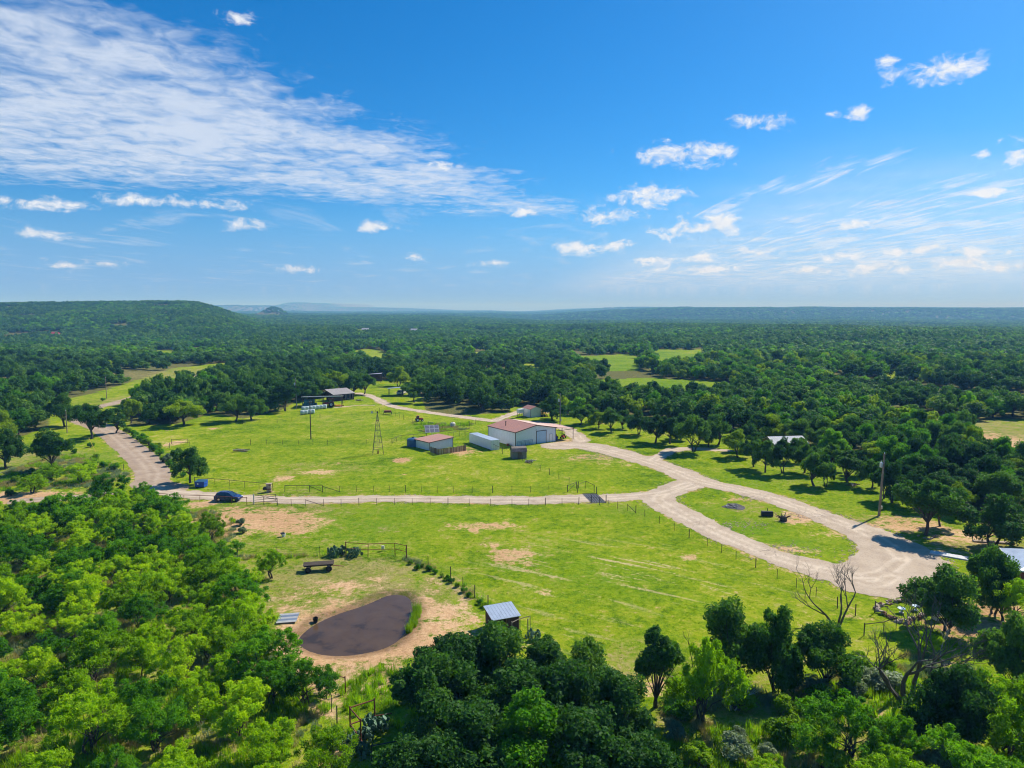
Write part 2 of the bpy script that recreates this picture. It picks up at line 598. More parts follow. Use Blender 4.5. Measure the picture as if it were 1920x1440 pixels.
mat('red_paint', (0.42, 0.022, 0.018), 0.4, 0.15, 4, spec=0.5)
mat('orange_paint', (0.62, 0.17, 0.02), 0.5, 0.15, 4)
mat('yellow_paint', (0.68, 0.40, 0.02), 0.5, 0.15, 4)
mat('blue_tarp', (0.02, 0.08, 0.38), 0.5, 0.15, 4)
mat('teal_wrap', (0.085, 0.24, 0.27), 0.6, 0.2, 3)
mat('bale_wrap', (0.50, 0.58, 0.56), 0.55, 0.15, 3)
mat('panel_cell', (0.20, 0.19, 0.23), 0.35, 0.1, 2, spec=0.3)
mat('panel_frame', (0.50, 0.50, 0.53), 0.4, 0.05, 2)
mat('concrete', (0.62, 0.61, 0.59), 0.85, 0.1, 3)
mat('stone_red', (0.26, 0.135, 0.095), 0.9, 0.3, 6, bump=0.5)
mat('stone_pale', (0.46, 0.36, 0.28), 0.9, 0.25, 6, bump=0.5)
mat('brick', (0.26, 0.075, 0.055), 0.85, 0.2, 6)
mat('ash', (0.115, 0.105, 0.115), 0.95, 0.5, 2.5)
mat('cactus_pad', (0.13, 0.24, 0.15), 0.55, 0.2, 4)
mat('cactus_dark', (0.075, 0.165, 0.07), 0.6, 0.2, 4)
mat('car_glass', (0.020, 0.045, 0.075), 0.08, 0.05, 2, spec=0.8)
mat('car_blue', (0.022, 0.055, 0.20), 0.28, 0.05, 2, metal=0.45, spec=0.7)
mat('chrome', (0.7, 0.7, 0.72), 0.2, 0.05, 2, metal=0.9)
mat('lamp_lens', (0.75, 0.76, 0.78), 0.2, 0.05, 2)
mat('tail_red', (0.35, 0.01, 0.01), 0.3, 0.05, 2)


def ground_mat():
    m = bpy.data.materials.new('land')
    m.use_nodes = True
    t = NT(m.node_tree)
    out = t.n('ShaderNodeOutputMaterial')
    b = t.n('ShaderNodeBsdfPrincipled')
    co = t.n('ShaderNodeTexCoord').outputs['Object']
    x, y, z = t.sep(co)

    def attr(n):
        return t.n('ShaderNodeAttribute', attribute_name=n).outputs['Fac']
    big = t.noise(co, 0.045, 4.0, 0.6)
    midn = t.noise(co, 0.22, 4.0, 0.6)
    fine = t.noise(co, 1.7, 5.0, 0.7)
    vfine = t.noise(co, 6.5, 3.0, 0.65)
    lines = t.noise(t.comb(t.m('ADD', t.m('MULTIPLY', x, 0.10), t.m('MULTIPLY', y, -0.045)), t.m('ADD', t.m('MULTIPLY', x, 0.62), t.m('MULTIPLY', y, 0.95)), 0.0), 0.62, 4.0, 0.62, 0.25)
    clump = t.noise(co, 0.62, 5.0, 0.68)
    g = t.m('ADD', t.m('MULTIPLY', big, 0.22), t.m('MULTIPLY', midn, 0.20))
    g = t.m('ADD', g, t.m('MULTIPLY', clump, 0.24))
    g = t.m('ADD', g, t.m('MULTIPLY', fine, 0.20))
    g = t.m('ADD', g, t.m('MULTIPLY', vfine, 0.14))
    grass = t.ramp(g, [(0.405, (0.050, 0.110, 0.006)), (0.455, (0.130, 0.220, 0.007)), (0.495, (0.215, 0.300, 0.009)), (0.535, (0.290, 0.325, 0.018)), (0.59, (0.430, 0.380, 0.110))])
    dryc = t.ramp(t.m('ADD', t.m('MULTIPLY', fine, 0.6), t.m('MULTIPLY', midn, 0.4)), [(0.32, (0.14, 0.155, 0.035)), (0.5, (0.29, 0.245, 0.085)), (0.68, (0.42, 0.34, 0.16))])
    dirt = t.ramp(t.m('ADD', t.m('MULTIPLY', fine, 0.5), t.m('MULTIPLY', big, 0.5)), [(0.33, (0.36, 0.195, 0.085)), (0.5, (0.56, 0.345, 0.180)), (0.66, (0.70, 0.500, 0.300))])
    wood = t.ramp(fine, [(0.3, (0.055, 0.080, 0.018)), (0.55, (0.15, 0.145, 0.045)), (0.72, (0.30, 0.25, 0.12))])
    brk = t.m('ADD', t.m('ADD', t.m('MULTIPLY', t.m('SUBTRACT', fine, 0.5), 1.5), t.m('MULTIPLY', t.m('SUBTRACT', midn, 0.5), 1.5)), t.m('MULTIPLY', t.m('SUBTRACT', clump, 0.5), 2.4))
    f_dry = t.m('MULTIPLY', t.ss(t.m('ADD', t.m('ADD', attr('dry'), 0.10), t.m('MULTIPLY', brk, 0.8)), 0.30, 0.95), 0.85)
    spots = t.m('MULTIPLY', t.ss(t.noise(co, 0.085, 3.0, 0.6), 0.60, 0.72), 0.42)
    f_dirt = t.ss(t.m('ADD', t.m('MAXIMUM', attr('dirt'), spots), t.m('MULTIPLY', brk, 0.95)), 0.42, 0.95)
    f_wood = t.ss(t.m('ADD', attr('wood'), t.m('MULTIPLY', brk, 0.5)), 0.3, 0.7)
    stripe = t.m('MULTIPLY', t.ss(t.m('ADD', lines, t.m('MULTIPLY', t.m('SUBTRACT', fine, 0.5), 0.35)), 0.555, 0.66), attr('straw'))
    col = t.mix(t.m('MULTIPLY', attr('lush'), t.ss(midn, 0.3, 0.62)), grass, t.mix(0.6, grass, (0.085, 0.215, 0.012)))
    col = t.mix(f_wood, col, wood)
    col = t.mix(f_dry, col, dryc)
    col = t.mix(f_dirt, col, dirt)
    col = t.mix(stripe, col, (0.50, 0.40, 0.20))
    col = t.mix(attr('wet'), col, (0.075, 0.048, 0.030))
    t.put(b.inputs['Base Color'], col)
    b.inputs['Roughness'].default_value = 0.95
    b.inputs['Specular IOR Level'].default_value = 0.02
    bp = t.n('ShaderNodeBump')
    bp.inputs['Strength'].default_value = 0.8
    bp.inputs['Distance'].default_value = 0.22
    t.put(bp.inputs['Height'], t.m('ADD', t.m('MULTIPLY', fine, 0.8), t.m('MULTIPLY', vfine, 0.35)))
    t.nt.links.new(bp.outputs[0], b.inputs['Normal'])
    t.nt.links.new(b.outputs[0], out.inputs[0])
    MATS['land'] = m


def road_mat(name, lo, mid_, hi, trk):
    m = bpy.data.materials.new(name)
    m.use_nodes = True
    t = NT(m.node_tree)
    out = t.n('ShaderNodeOutputMaterial')
    b = t.n('ShaderNodeBsdfPrincipled')
    co = t.n('ShaderNodeTexCoord').outputs['Object']
    n1 = t.noise(co, 0.35, 4.0, 0.6)
    n2 = t.noise(co, 3.2, 5.0, 0.7)
    n3 = t.noise(co, 14.0, 2.0, 0.6)
    g = t.m('ADD', t.m('ADD', t.m('MULTIPLY', n1, 0.45), t.m('MULTIPLY', n2, 0.35)), t.m('MULTIPLY', n3, 0.2))
    col = t.ramp(g, [(0.34, lo), (0.5, mid_), (0.66, hi)])
    a = t.n('ShaderNodeAttribute', attribute_name='track').outputs['Fac']
    col = t.mix(t.m('MULTIPLY', a, t.ss(n1, 0.25, 0.6)), col, trk)
    t.put(b.inputs['Base Color'], col)
    b.inputs['Roughness'].default_value = 0.95
    b.inputs['Specular IOR Level'].default_value = 0.12
    bp = t.n('ShaderNodeBump')
    bp.inputs['Strength'].default_value = 0.5
    bp.inputs['Distance'].default_value = 0.04
    t.put(bp.inputs['Height'], n2)
    t.nt.links.new(bp.outputs[0], b.inputs['Normal'])
    t.nt.links.new(b.outputs[0], out.inputs[0])
    MATS[name] = m


ground_mat()
road_mat('gravel', (0.350, 0.268, 0.190), (0.475, 0.372, 0.268), (0.575, 0.470, 0.350), (0.64, 0.525, 0.39))
road_mat('dirt_road', (0.27, 0.195, 0.135), (0.38, 0.280, 0.195), (0.48, 0.37, 0.27), (0.52, 0.41, 0.30))

# ------------------------------------------------------------------ land, roads, pond
ROADS = {   # (centre line in pixels, half width at start, half width at end), metres
    'gravel': [([(268, 908), (310, 921), (370, 929), (470, 934), (600, 936.5), (800, 937), (1000, 937), (1108, 935), (1180, 931), (1240, 925), (1300, 912)], 2.3, 2.6),
               ([(1048, 836), (1075, 834), (1110, 838), (1150, 847), (1215, 865), (1268, 884), (1310, 902), (1380, 918), (1450, 936), (1530, 965)], 5.0, 2.7),
               ([(1450, 936), (1530, 965), (1600, 990)], 2.6, 3.3),
               ([(1600, 990), (1654, 1014), (1692, 1047)], 3.3, 5.6),
               ([(1600, 1080), (1652, 1076), (1690, 1050)], 4.6, 5.8),
               ([(1590, 1082), (1640, 1096), (1672, 1082)], 3.6, 5.0),
               ([(1290, 908), (1235, 932), (1262, 955), (1335, 994), (1400, 1022), (1460, 1046), (1520, 1064)], 3.3, 2.7),
               ([(1460, 1046), (1520, 1064), (1600, 1080)], 2.6, 4.4),
               ([(1090, 826), (1075, 812), (1045, 799), (990, 792), (930, 789), (880, 783), (810, 774), (760, 767), (725, 758), (705, 747), (690, 741), (672, 737)], 2.4, 2.0),
               ([(925, 789), (955, 779), (976, 772)], 1.8, 2.4),
               ([(1225, 862), (1255, 846), (1300, 842), (1360, 845)], 1.9, 1.5),
               ([(700, 760), (670, 760), (630, 764)], 0.8, 1.0)],
    'dirt_road': [([(318, 917), (282, 906), (288, 888), (268, 862), (240, 838), (212, 815), (178, 797), (150, 787), (146, 776), (175, 765), (212, 757), (262, 742), (315, 720), (362, 708), (430, 688)], 3.7, 2.8),
                  ([(205, 925), (160, 931), (120, 935), (40, 940)], 1.6, 2.2)],
}


def sheet(name, sdf, box, step, mtl, lift, attr=None, zfun=None):
    """flat piece of surface where sdf < 0, its edge following the line sdf = 0"""
    x0, x1, y0, y1 = box
    xs, ys = np.arange(x0, x1 + step, step), np.arange(y0, y1 + step, step)
    GX, GY = np.meshgrid(xs, ys)
    D = sdf(GX, GY)
    nx = len(xs)
    idx = np.arange(GX.size).reshape(GX.shape)
    a, b_, c, d = idx[:-1, :-1], idx[:-1, 1:], idx[1:, 1:], idx[1:, :-1]
    tris = np.concatenate([np.stack([a, b_, c], -1).reshape(-1, 3), np.stack([a, c, d], -1).reshape(-1, 3)])
    Df = D.ravel()
    ins = Df[tris] < 0
    n = ins.sum(1)
    full = tris[n == 3]
    V = [np.stack([GX.ravel(), GY.ravel()], -1)]
    F = [full]
    ext, extf = [], []
    base = GX.size
    cache = {}
    XY = V[0]

    def cut(i, j):
        k = (min(i, j), max(i, j))
        if k not in cache:
            t = Df[i] / (Df[i] - Df[j])
            cache[k] = base + len(ext)
            ext.append(XY[i] + (XY[j] - XY[i]) * t)
        return cache[k]
    for tri, k in zip(tris[(n > 0) & (n < 3)], n[(n > 0) & (n < 3)]):
        tri = [int(q) for q in tri]
        while not (Df[tri[0]] < 0 and (k == 1 or Df[tri[1]] < 0)):
            tri = tri[1:] + tri[:1]
        p, q, r_ = tri
        if k == 1:
            extf.append((p, cut(p, q), cut(p, r_)))
        else:
            u, w_ = cut(q, r_), cut(p, r_)
            extf += [(p, q, u), (p, u, w_)]
    XY = np.concatenate([XY, np.array(ext).reshape(-1, 2)])
    F = np.concatenate([full, np.array(extf, int).reshape(-1, 3)])
    used, inv = np.unique(F, return_inverse=True)
    XY = XY[used]
    Z = (zfun or H)(XY[:, 0], XY[:, 1]) + lift
    at_ = {'track': attr(XY[:, 0], XY[:, 1])} if attr else None
    return link(name, mesh_np(name, np.column_stack([XY, Z]), inv.reshape(-1, 3), MATS[mtl], at_, True))


def road_lines(kind):
    return [(spline(gpx(p), 6), a, b_) for p, a, b_ in ROADS[kind]]


RL = {k: road_lines(k) for k in ROADS}


def road_sdf(kind, ragged=True):
    def f(X, Y):
        best = np.full(X.shape, 1e9)
        for pts, a, b_ in RL[kind]:
            d, fr = seg_dist(X, Y, pts)
            best = np.minimum(best, d - (a + (b_ - a) * fr))
        if ragged:
            best = best + (1.6 * (vnoise(X, Y, 5.0, 21, 3) - 0.5) + 1.3 * (vnoise(X, Y, 1.1, 31, 2) - 0.5)) * (1.0 if kind == 'gravel' else 0.55)
        return best
    return f


def road_track(kind):
    def f(X, Y):
        v = np.zeros(X.shape)
        for pts, a, b_ in RL[kind]:
            d, fr = seg_dist(X, Y, pts)
            for c in (0.85,):
                v = np.maximum(v, np.exp(-((d - c) / 0.28) ** 2))
        return v
    return f


def any_road(X, Y):
    return np.minimum(road_sdf('gravel', False)(X, Y), road_sdf('dirt_road', False)(X, Y))


# --- where the land is bare, dry, lush, wooded (pixel ellipses: x, y, half width, half height, strength)
DIRT = [(835, 1160, 75, 42, .85), (790, 1215, 70, 28, .85), (700, 1248, 90, 16, .8), (600, 1250, 50, 22, .8), (478, 975, 105, 24, 1.0), (560, 985, 55, 18, 1.0), (430, 962, 50, 13, .9), (380, 945, 40, 8, .8), (350, 938, 20, 5, .8), (440, 1000, 50, 12, .8), (560, 965, 30, 7, .8),
        (915, 987, 62, 8, .85), (885, 993, 30, 7, .8), (945, 975, 20, 6, .5), (960, 1043, 40, 17, .85), (985, 1060, 20, 8, .6), (925, 1025, 20, 7, .6), (1290, 1045, 24, 8, .8), (1020, 1112, 17, 7, .8),
        (530, 897, 24, 5, 1), (600, 886, 36, 5, .9), (630, 871, 14, 4, .6), (750, 862, 20, 5, 1), (755, 888, 10, 3, .7), (325, 832, 18, 7, 1), (402, 804, 10, 3, .8),
        (620, 1112, 95, 22, .6), (560, 1130, 60, 25, .6), (700, 1085, 20, 7, .6), (640, 1100, 50, 14, .8),
        (1120, 858, 70, 7, .62), (1190, 870, 60, 8, .45), (1420, 935, 60, 8, .55), (1520, 968, 60, 13, .95), (1480, 978, 30, 7, .8), (1560, 1000, 40, 8, .6), (1480, 1031, 55, 9, .8), (1375, 938, 30, 4, .7),
        (1700, 985, 80, 15, .9), (1790, 1003, 80, 16, .85), (1780, 1035, 70, 12, .7), (1690, 968, 40, 7, .7), (1830, 1180, 80, 30, .95), (1880, 1150, 60, 25, .9), (1600, 1155, 36, 9, .6),
        (1240, 1290, 50, 30, .7), (1400, 1215, 40, 18, .6), (45, 932, 110, 13, 1.1), (1890, 828, 60, 26, .9), (1700, 790, 70, 9, .6), (860, 846, 45, 9, .8), (1065, 826, 30, 5, .8), (1010, 770, 40, 6, .9),
        (1130, 790, 40, 5, .6), (1630, 1100, 60, 20, .6), (1760, 1240, 60, 18, .5), (800, 735, 60, 4, .7), (830, 726, 60, 4, .6), (110, 960, 40, 10, .6), (150, 1060, 60, 14, .6), (640, 1400, 50, 40, .7), (600, 1330, 40, 30, .6),
        (1430, 1420, 70, 30, .6), (1860, 1300, 60, 20, .5), (1700, 1340, 60, 20, .5)]
DRY = [(640, 1075, 180, 40, .75), (560, 1110, 120, 50, .7), (760, 1060, 70, 25, .35), (840, 1150, 80, 60, .5), (1000, 760, 120, 6, .4), (60, 870, 120, 30, .55), (330, 700, 120, 12, .6), (260, 750, 90, 10, .6), (60, 850, 60, 12, .7),
       (1700, 985, 120, 25, .6), (1850, 1020, 110, 40, .7), (1140, 862, 130, 12, .35), (1500, 960, 130, 25, .4), (1800, 800, 200, 35, .7), (490, 960, 170, 50, .55), (960, 1020, 130, 50, .30), (600, 880, 130, 18, .4),
       (1500, 1350, 300, 100, .55), (300, 1200, 400, 300, .45), (700, 1330, 60, 40, .15), (1600, 880, 150, 14, .3), (640, 790, 120, 14, .25), (230, 890, 25, 40, .5), (1200, 1250, 120, 60, .45)]
LUSH = [(1140, 682, 80, 24, 1.2), (1275, 675, 80, 28, 1.2), (1240, 730, 160, 26, 1.0), (720, 975, 120, 30, .9), (1250, 960, 140, 16, .9), (1400, 990, 90, 20, .8), (1500, 1020, 90, 15, 1), (1400, 900, 120, 20, .8), (690, 1320, 80, 60, .9), (350, 970, 70, 40, .8), (1080, 1080, 160, 40, .6), (820, 800, 60, 12, .7), (1650, 900, 160, 30, .7), (150, 860, 90, 30, .6)]
STRAW = [(1140, 1070, 210, 55, 1.0), (1330, 1110, 160, 40, .7), (1060, 1170, 160, 40, .6), (900, 1100, 60, 60, .5)]


def ellipse_field(X, Y, lst):
    v = np.zeros(X.shape)
    for px, py, rw, rh, s in lst:
        c = at(px, py)
        rx = rw / FPX * math.hypot(c.y, CAM_H)
        ry = max(0.6, (at(px, py - rh).y - at(px, py + rh).y) / 2)
        q = np.hypot((X - c.x) / rx, (Y - c.y) / ry)
        v = np.maximum(v, s * np.clip(1.45 - q * 0.95, 0, 1))
    return v


# --- dense woods: everything outside these open grounds; pixel outlines of tree bases
OPEN = [gpx(p) for p in [
    [(-900, 900), (-300, 880), (-60, 860), (60, 812), (92, 800), (90, 770), (110, 752), (160, 742), (330, 690), (432, 679), (440, 686), (360, 715), (300, 738), (255, 762), (240, 800), (330, 795), (400, 776), (455, 785), (530, 768),
     (560, 752), (650, 740), (660, 718), (700, 712), (770, 712), (790, 745), (800, 772), (860, 778), (950, 774), (965, 757), (1025, 760), (1060, 778), (1180, 784), (1300, 798), (1400, 818), (1500, 846), (1600, 870),
     (1690, 905), (1770, 950), (1850, 985), (1990, 1010), (2200, 1100), (2600, 1500), (2600, 2600), (-1200, 2600)],
    [(1082, 667), (1180, 662), (1202, 672), (1196, 696), (1130, 695), (1082, 692)],
    [(1224, 653), (1326, 654), (1330, 674), (1290, 694), (1224, 694)],
    [(1108, 711), (1220, 709), (1340, 713), (1376, 721), (1372, 745), (1230, 750), (1108, 742)],
    [(982, 678), (1010, 680), (1012, 704), (982, 704)],
    [(1640, 770), (1720, 764), (1790, 790), (1800, 815), (1700, 800), (1640, 790)],
    [(1800, 795), (1880, 785), (2010, 790), (2010, 872), (1880, 868), (1820, 845)],
    [(655, 654), (700, 651), (725, 660), (725, 684), (690, 684)],
    [(275, 652), (330, 652), (335, 672), (290, 672)],
    [(225, 643), (255, 645), (255, 660), (225, 660)],
    [(352, 643), (392, 645), (392, 662), (352, 660)],
    [(1180, 720), (1215, 716), (1240, 740)],
    [(1660, 694), (1690, 696), (1690, 716), (1660, 716)],
    [(1560, 700), (1585, 705), (1585, 730), (1560, 730)],
    [(560, 635), (590, 636), (585, 652), (560, 650)],
    [(880, 660), (915, 656), (925, 664), (890, 676)],
    [(1160, 628), (1300, 626), (1300, 633), (1160, 636)],
    [(665, 617), (800, 616), (800, 623), (665, 624)],
    [(1700, 600), (1790, 599), (1790, 604), (1700, 605)],
]]


def open_ground(X, Y):
    v = np.zeros(np.shape(X), bool)
    for p in OPEN:
        v |= inside(X, Y, p)
    return v


def grow(a, b_, first, rate):
    out, s, p = [], first, a
    while p < b_:
        s *= rate
        p += s
        out.append(p)
    return out


xs = np.arange(-135, 135.1, 0.72)
xs = np.concatenate([-np.array(grow(135, 15500, .72, 1.05))[::-1], xs, grow(135, 15500, .72, 1.05)])
ys = np.arange(34, 262, 0.72)
ys = np.concatenate([34 - np.array(grow(0, 3000, .72, 1.16))[::-1], ys, grow(ys[-1], 15500, .72, 1.04)])
GX, GY = np.meshgrid(xs, ys)
GZ = H(GX, GY)
fx, fy = GX.ravel(), GY.ravel()
near = np.hypot(fx, fy) < 700
a_dirt, a_dry, a_lush, a_straw, a_wood, a_wet = [np.zeros(fx.shape) for _ in range(6)]
nx_, ny_ = fx[near], fy[near]
a_dirt[near] = ellipse_field(nx_, ny_, DIRT)
a_dry[near] = ellipse_field(nx_, ny_, DRY)
a_lush[near] = ellipse_field(nx_, ny_, LUSH)
a_straw[near] = ellipse_field(nx_, ny_, STRAW)
rd = any_road(nx_, ny_)
a_dirt[near] = np.maximum(a_dirt[near], 0.55 * np.clip(1 - rd / 1.3, 0, 1))
psd = np.full(nx_.shape, 99.0)
pk = ny_ < 130
psd[pk] = pond_sd(nx_[pk], ny_[pk])
south = 0.45 + 0.55 * S((84 - ny_) / 8) + 0.2 * S((nx_ + 15) / 6)
reach = 5.0 + 5.0 * S((80 - ny_) / 9) + 4.0 * S((nx_ + 16) / 6)
a_dirt[near] = np.maximum(a_dirt[near], np.clip(1.15 - psd / reach, 0, 1) * np.clip(south, 0, 1) * (psd < 13))
a_dry[near] = np.maximum(a_dry[near], np.clip(1.3 - psd / 9, 0, 1) * 0.8)
a_lush[near] = np.where(psd < 8, 0, a_lush[near])
a_wet[near] = 0.55 * S((1.7 + 1.2 * (vnoise(nx_, ny_, 2.5, 44, 2) - .5) - psd) / 1.2)
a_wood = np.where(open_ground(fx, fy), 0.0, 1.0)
idx = np.arange(fx.size).reshape(GX.shape)
quads = np.stack([idx[:-1, :-1], idx[:-1, 1:], idx[1:, 1:], idx[1:, :-1]], -1).reshape(-1, 4)
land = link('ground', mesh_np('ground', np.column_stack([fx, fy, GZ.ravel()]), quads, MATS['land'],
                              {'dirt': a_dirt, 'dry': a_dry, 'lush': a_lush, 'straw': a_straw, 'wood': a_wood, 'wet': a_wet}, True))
tag(land, 'rolling green ranch land with bare sandy patches', 'ground', kind='structure')

o = sheet('gravel_drive', road_sdf('gravel'), (-72, 76, 74, 305), 0.5, 'gravel', 0.035, road_track('gravel'))
tag(o, 'pale gravel driveway with turning loop and barn apron', 'driveway', kind='structure')
o = sheet('dirt_road', road_sdf('dirt_road'), (-175, -48, 118, 430), 0.6, 'dirt_road', 0.025, road_track('dirt_road'))
tag(o, 'brown unpaved road curving through trees at the left', 'road', kind='structure')


def water_mat():
    m = bpy.data.materials.new('pond_water')
    m.use_nodes = True
    t = NT(m.node_tree)
    out = t.n('ShaderNodeOutputMaterial')
    b = t.n('ShaderNodeBsdfPrincipled')
    co = t.n('ShaderNodeTexCoord').outputs['Object']
    n1 = t.noise(co, 0.34, 4.0, 0.6, 0.3)
    t.put(b.inputs['Base Color'], t.ramp(n1, [(0.34, (0.050, 0.034, 0.020)), (0.46, (0.088, 0.054, 0.029)), (0.66, (0.105, 0.066, 0.036))]))
    b.inputs['Roughness'].default_value = 0.04
    b.inputs['IOR'].default_value = 1.33
    b.inputs['Specular IOR Level'].default_value = 0.5
    bp = t.n('ShaderNodeBump')
    bp.inputs['Strength'].default_value = 0.10
    bp.inputs['Distance'].default_value = 0.02
    t.put(bp.inputs['Height'], t.noise(co, 3.0, 3.0, 0.6))
    t.nt.links.new(bp.outputs[0], b.inputs['Normal'])
    t.nt.links.new(b.outputs[0], out.inputs[0])
    MATS['pond_water'] = m


water_mat()
o = sheet('pond', lambda X, Y: pond_sd(X, Y) - 0.9, (-26, -9, 64, 90), 0.5, 'pond_water', 0.0, None, lambda X, Y: np.full(X.shape, -0.22))
tag(o, 'small muddy brown pond with bare banks', 'pond', kind='structure')

# ------------------------------------------------------------------ trees
def leaves(cent, rad, n_each, size, asp=0.5, up=0.25, jit=0.8, seed=0, flat=1.0, fill=0.35):
    """leaf-sized diamonds round cluster centres; returns V, F, tint"""
    g = np.random.default_rng(seed)
    cent, rad = np.asarray(cent, float), np.asarray(rad, float)
    n = len(cent) * n_each
    ci = np.repeat(np.arange(len(cent)), n_each)
    d = g.normal(size=(n, 3))
    d[:, 2] += up
    d /= np.linalg.norm(d, axis=1)[:, None]
    rr = rad[ci] * (1 - fill * g.random(n) ** 1.3) * (0.85 + 0.3 * g.random(n))
    p = cent[ci] + d * rr[:, None] * np.array([1, 1, flat])
    nrm = d + g.normal(size=(n, 3)) * jit
    nrm /= np.linalg.norm(nrm, axis=1)[:, None]
    a = np.cross(nrm, g.normal(size=(n, 3)))
    a /= np.linalg.norm(a, axis=1)[:, None] + 1e-9
    b = np.cross(nrm, a)
    s = size * (0.6 + 0.8 * g.random(n))[:, None]
    off = nrm * s * 0.18
    V = np.stack([p + a * s, p + b * s * asp + off, p - a * s, p - b * s * asp + off], 1).reshape(-1, 3)
    F = np.arange(n * 4).reshape(-1, 4)
    ct = g.random(len(cent))
    tint = np.clip(0.55 * ct[ci] + 0.45 * g.random(n), 0, 1)
    return V, F, np.repeat(tint, 4)


def limbs(mb, tips, base_h, r0, lean=(0, 0), stems=1, seed=0, n=6):
    """trunk(s) dividing towards the leaf clusters"""
    g = random.Random(seed)
    for s in range(stems):
        a = 2 * math.pi * s / max(stems, 1) + g.random()
        off = 0.0 if stems == 1 else 0.18
        foot = Vector((math.cos(a) * off, math.sin(a) * off, -0.25))
        sp = 0.0 if stems == 1 else base_h * 0.45
        fork = Vector((lean[0] + math.cos(a) * sp, lean[1] + math.sin(a) * sp, base_h * g.uniform(0.85, 1.1)))
        mid = foot.lerp(fork, 0.5) + Vector((g.uniform(-.15, .15), g.uniform(-.15, .15), 0.1))
        rs = r0 / math.sqrt(stems)
        mb.tube([foot, foot.lerp(mid, 0.35), mid, fork], [rs * 1.45, rs * 1.05, rs * 0.9, rs * 0.72], n)
        mine = [t for i, t in enumerate(tips) if i % stems == s]
        for t in mine:
            t = Vector(t)
            q = fork.lerp(t, 0.5) + Vector((g.uniform(-.3, .3), g.uniform(-.3, .3), g.uniform(-.1, .35)))
            mb.tube([fork - Vector((0, 0, 0.15)), fork.lerp(q, 0.55) + Vector((0, 0, .1)), q, t], [rs * 0.42, rs * 0.3, rs * 0.2, rs * 0.06], 4, False)


def crown_points(k, w, h, z0, seed, sq=0.8, inner=0.55, lobes=7):
    """cluster centres grouped in a few uneven boughs round a dome of width w and height h standing on z0"""
    g = np.random.default_rng(seed)
    bough = []
    for i in range(lobes):
        a = 6.283 * (i + 0.35 * g.normal()) / (lobes - 1)
        if i == lobes - 1:
            bough.append((g.normal() * w * .06, g.normal() * w * .06, z0 + h * sq * 0.86, 0.25 * w))
        else:
            rr = w / 2 * g.uniform(.50, .80)
            bough.append((math.cos(a) * rr, math.sin(a) * rr, z0 + h * sq * g.uniform(.12, .72), w * g.uniform(.17, .27)))
    bough.append((g.normal() * w * .1, g.normal() * w * .1, z0 + h * sq * .45, .24 * w))
    pts = []
    tries = 0
    while len(pts) < k and tries < 6000:
        tries += 1
        b = bough[g.integers(0, len(bough))]
        d = g.normal(size=3)
        d[2] = d[2] * .75 + .25
        d /= np.linalg.norm(d)
        p = np.array(b[:3]) + d * b[3] * g.uniform(.35, 1.0) * np.array([1, 1, .8])
        if p[2] < z0 - .2:
            continue
        if all(np.linalg.norm((p - q) * np.array([1, 1, 1.2])) > w * 0.075 for q in pts) or g.random() < 0.02:
            pts.append(p)
    return np.array(pts)


PROTO = {}


def proto_oak(key, seed, k, n_each, size, lobe, w=8.0, hgt=8.0, trunk=2.0, stems=1, n=6, mtl='leaf_oak', **kw):
    pts = crown_points(k, w - lobe, hgt - trunk - lobe, trunk + lobe * 0.3, seed, 0.92)
    g = np.random.default_rng(seed + 99)
    rad = lobe * (0.5 + 0.85 * g.random(len(pts)))
    V, F, T = leaves(pts, rad, n_each, size, seed=seed, **kw)
    crown = mesh_np('crown', V, F, MATS[mtl], {'tint': T})
    mb = MB()
    tip = [tuple(p) for p in pts[::max(1, len(pts) // 16)]]
    limbs(mb, tip, trunk * 0.95, 0.26, (g.normal() * .25, g.normal() * .25), stems, seed, n)
    PROTO[key] = (mb.mesh('trunk', MATS['bark']), crown, w, hgt)


for i in range(5):        # near and middle distance oaks
    proto_oak(f'oak{i}', 11 + i, 66, 250, 0.165, 0.80, trunk=1.65 + 0.15 * (i % 3), stems=1 if i % 3 else 2, asp=0.55, jit=1.0, fill=0.5)
for i in range(5):        # middle distance
    proto_oak(f'oakm{i}', 31 + i, 50, 84, 0.32, 1.05, trunk=1.3, asp=0.6, jit=0.45)
for i in range(5):        # bushy oaks of the thickets, leafed nearly to the ground
    proto_oak(f'bush{i}', 91 + i, 84, 240, 0.165, 0.85, trunk=0.9, stems=2, asp=0.55, jit=1.0, fill=0.5)
for i in range(2):        # tall narrow oaks of the creek edge
    proto_oak(f'slim{i}', 41 + i, 64, 190, 0.17, 0.66, w=5.0, hgt=9.5, trunk=1.3, asp=0.55, jit=0.75)
for i in range(6):        # mesquite: many stems, feathery, open
    proto_oak(f'mesq{i}', 51 + i, 88, 120, 0.17, 0.56, w=7.6, hgt=5.6, trunk=1.15, stems=4, n=5, mtl='leaf_mesquite', asp=0.26, jit=1.1, flat=0.7, fill=0.75, up=0.4)
for i in range(4):        # far trees
    proto_oak(f'far{i}', 71 + i, 15, 34, 0.62, 1.55, w=8.4, hgt=7.4, trunk=0.6, n=3, mtl='leaf_far', asp=0.65, jit=0.35)
for i in range(3):        # round shrubs
    proto_oak(f'shrub{i}', 81 + i, 15, 150, 0.12, 0.42, w=2.4, hgt=1.9, trunk=0.25, stems=3, n=4, mtl='leaf_weed', asp=0.45, jit=0.9)

n_tree = {'oak': 0, 'mesquite': 0}


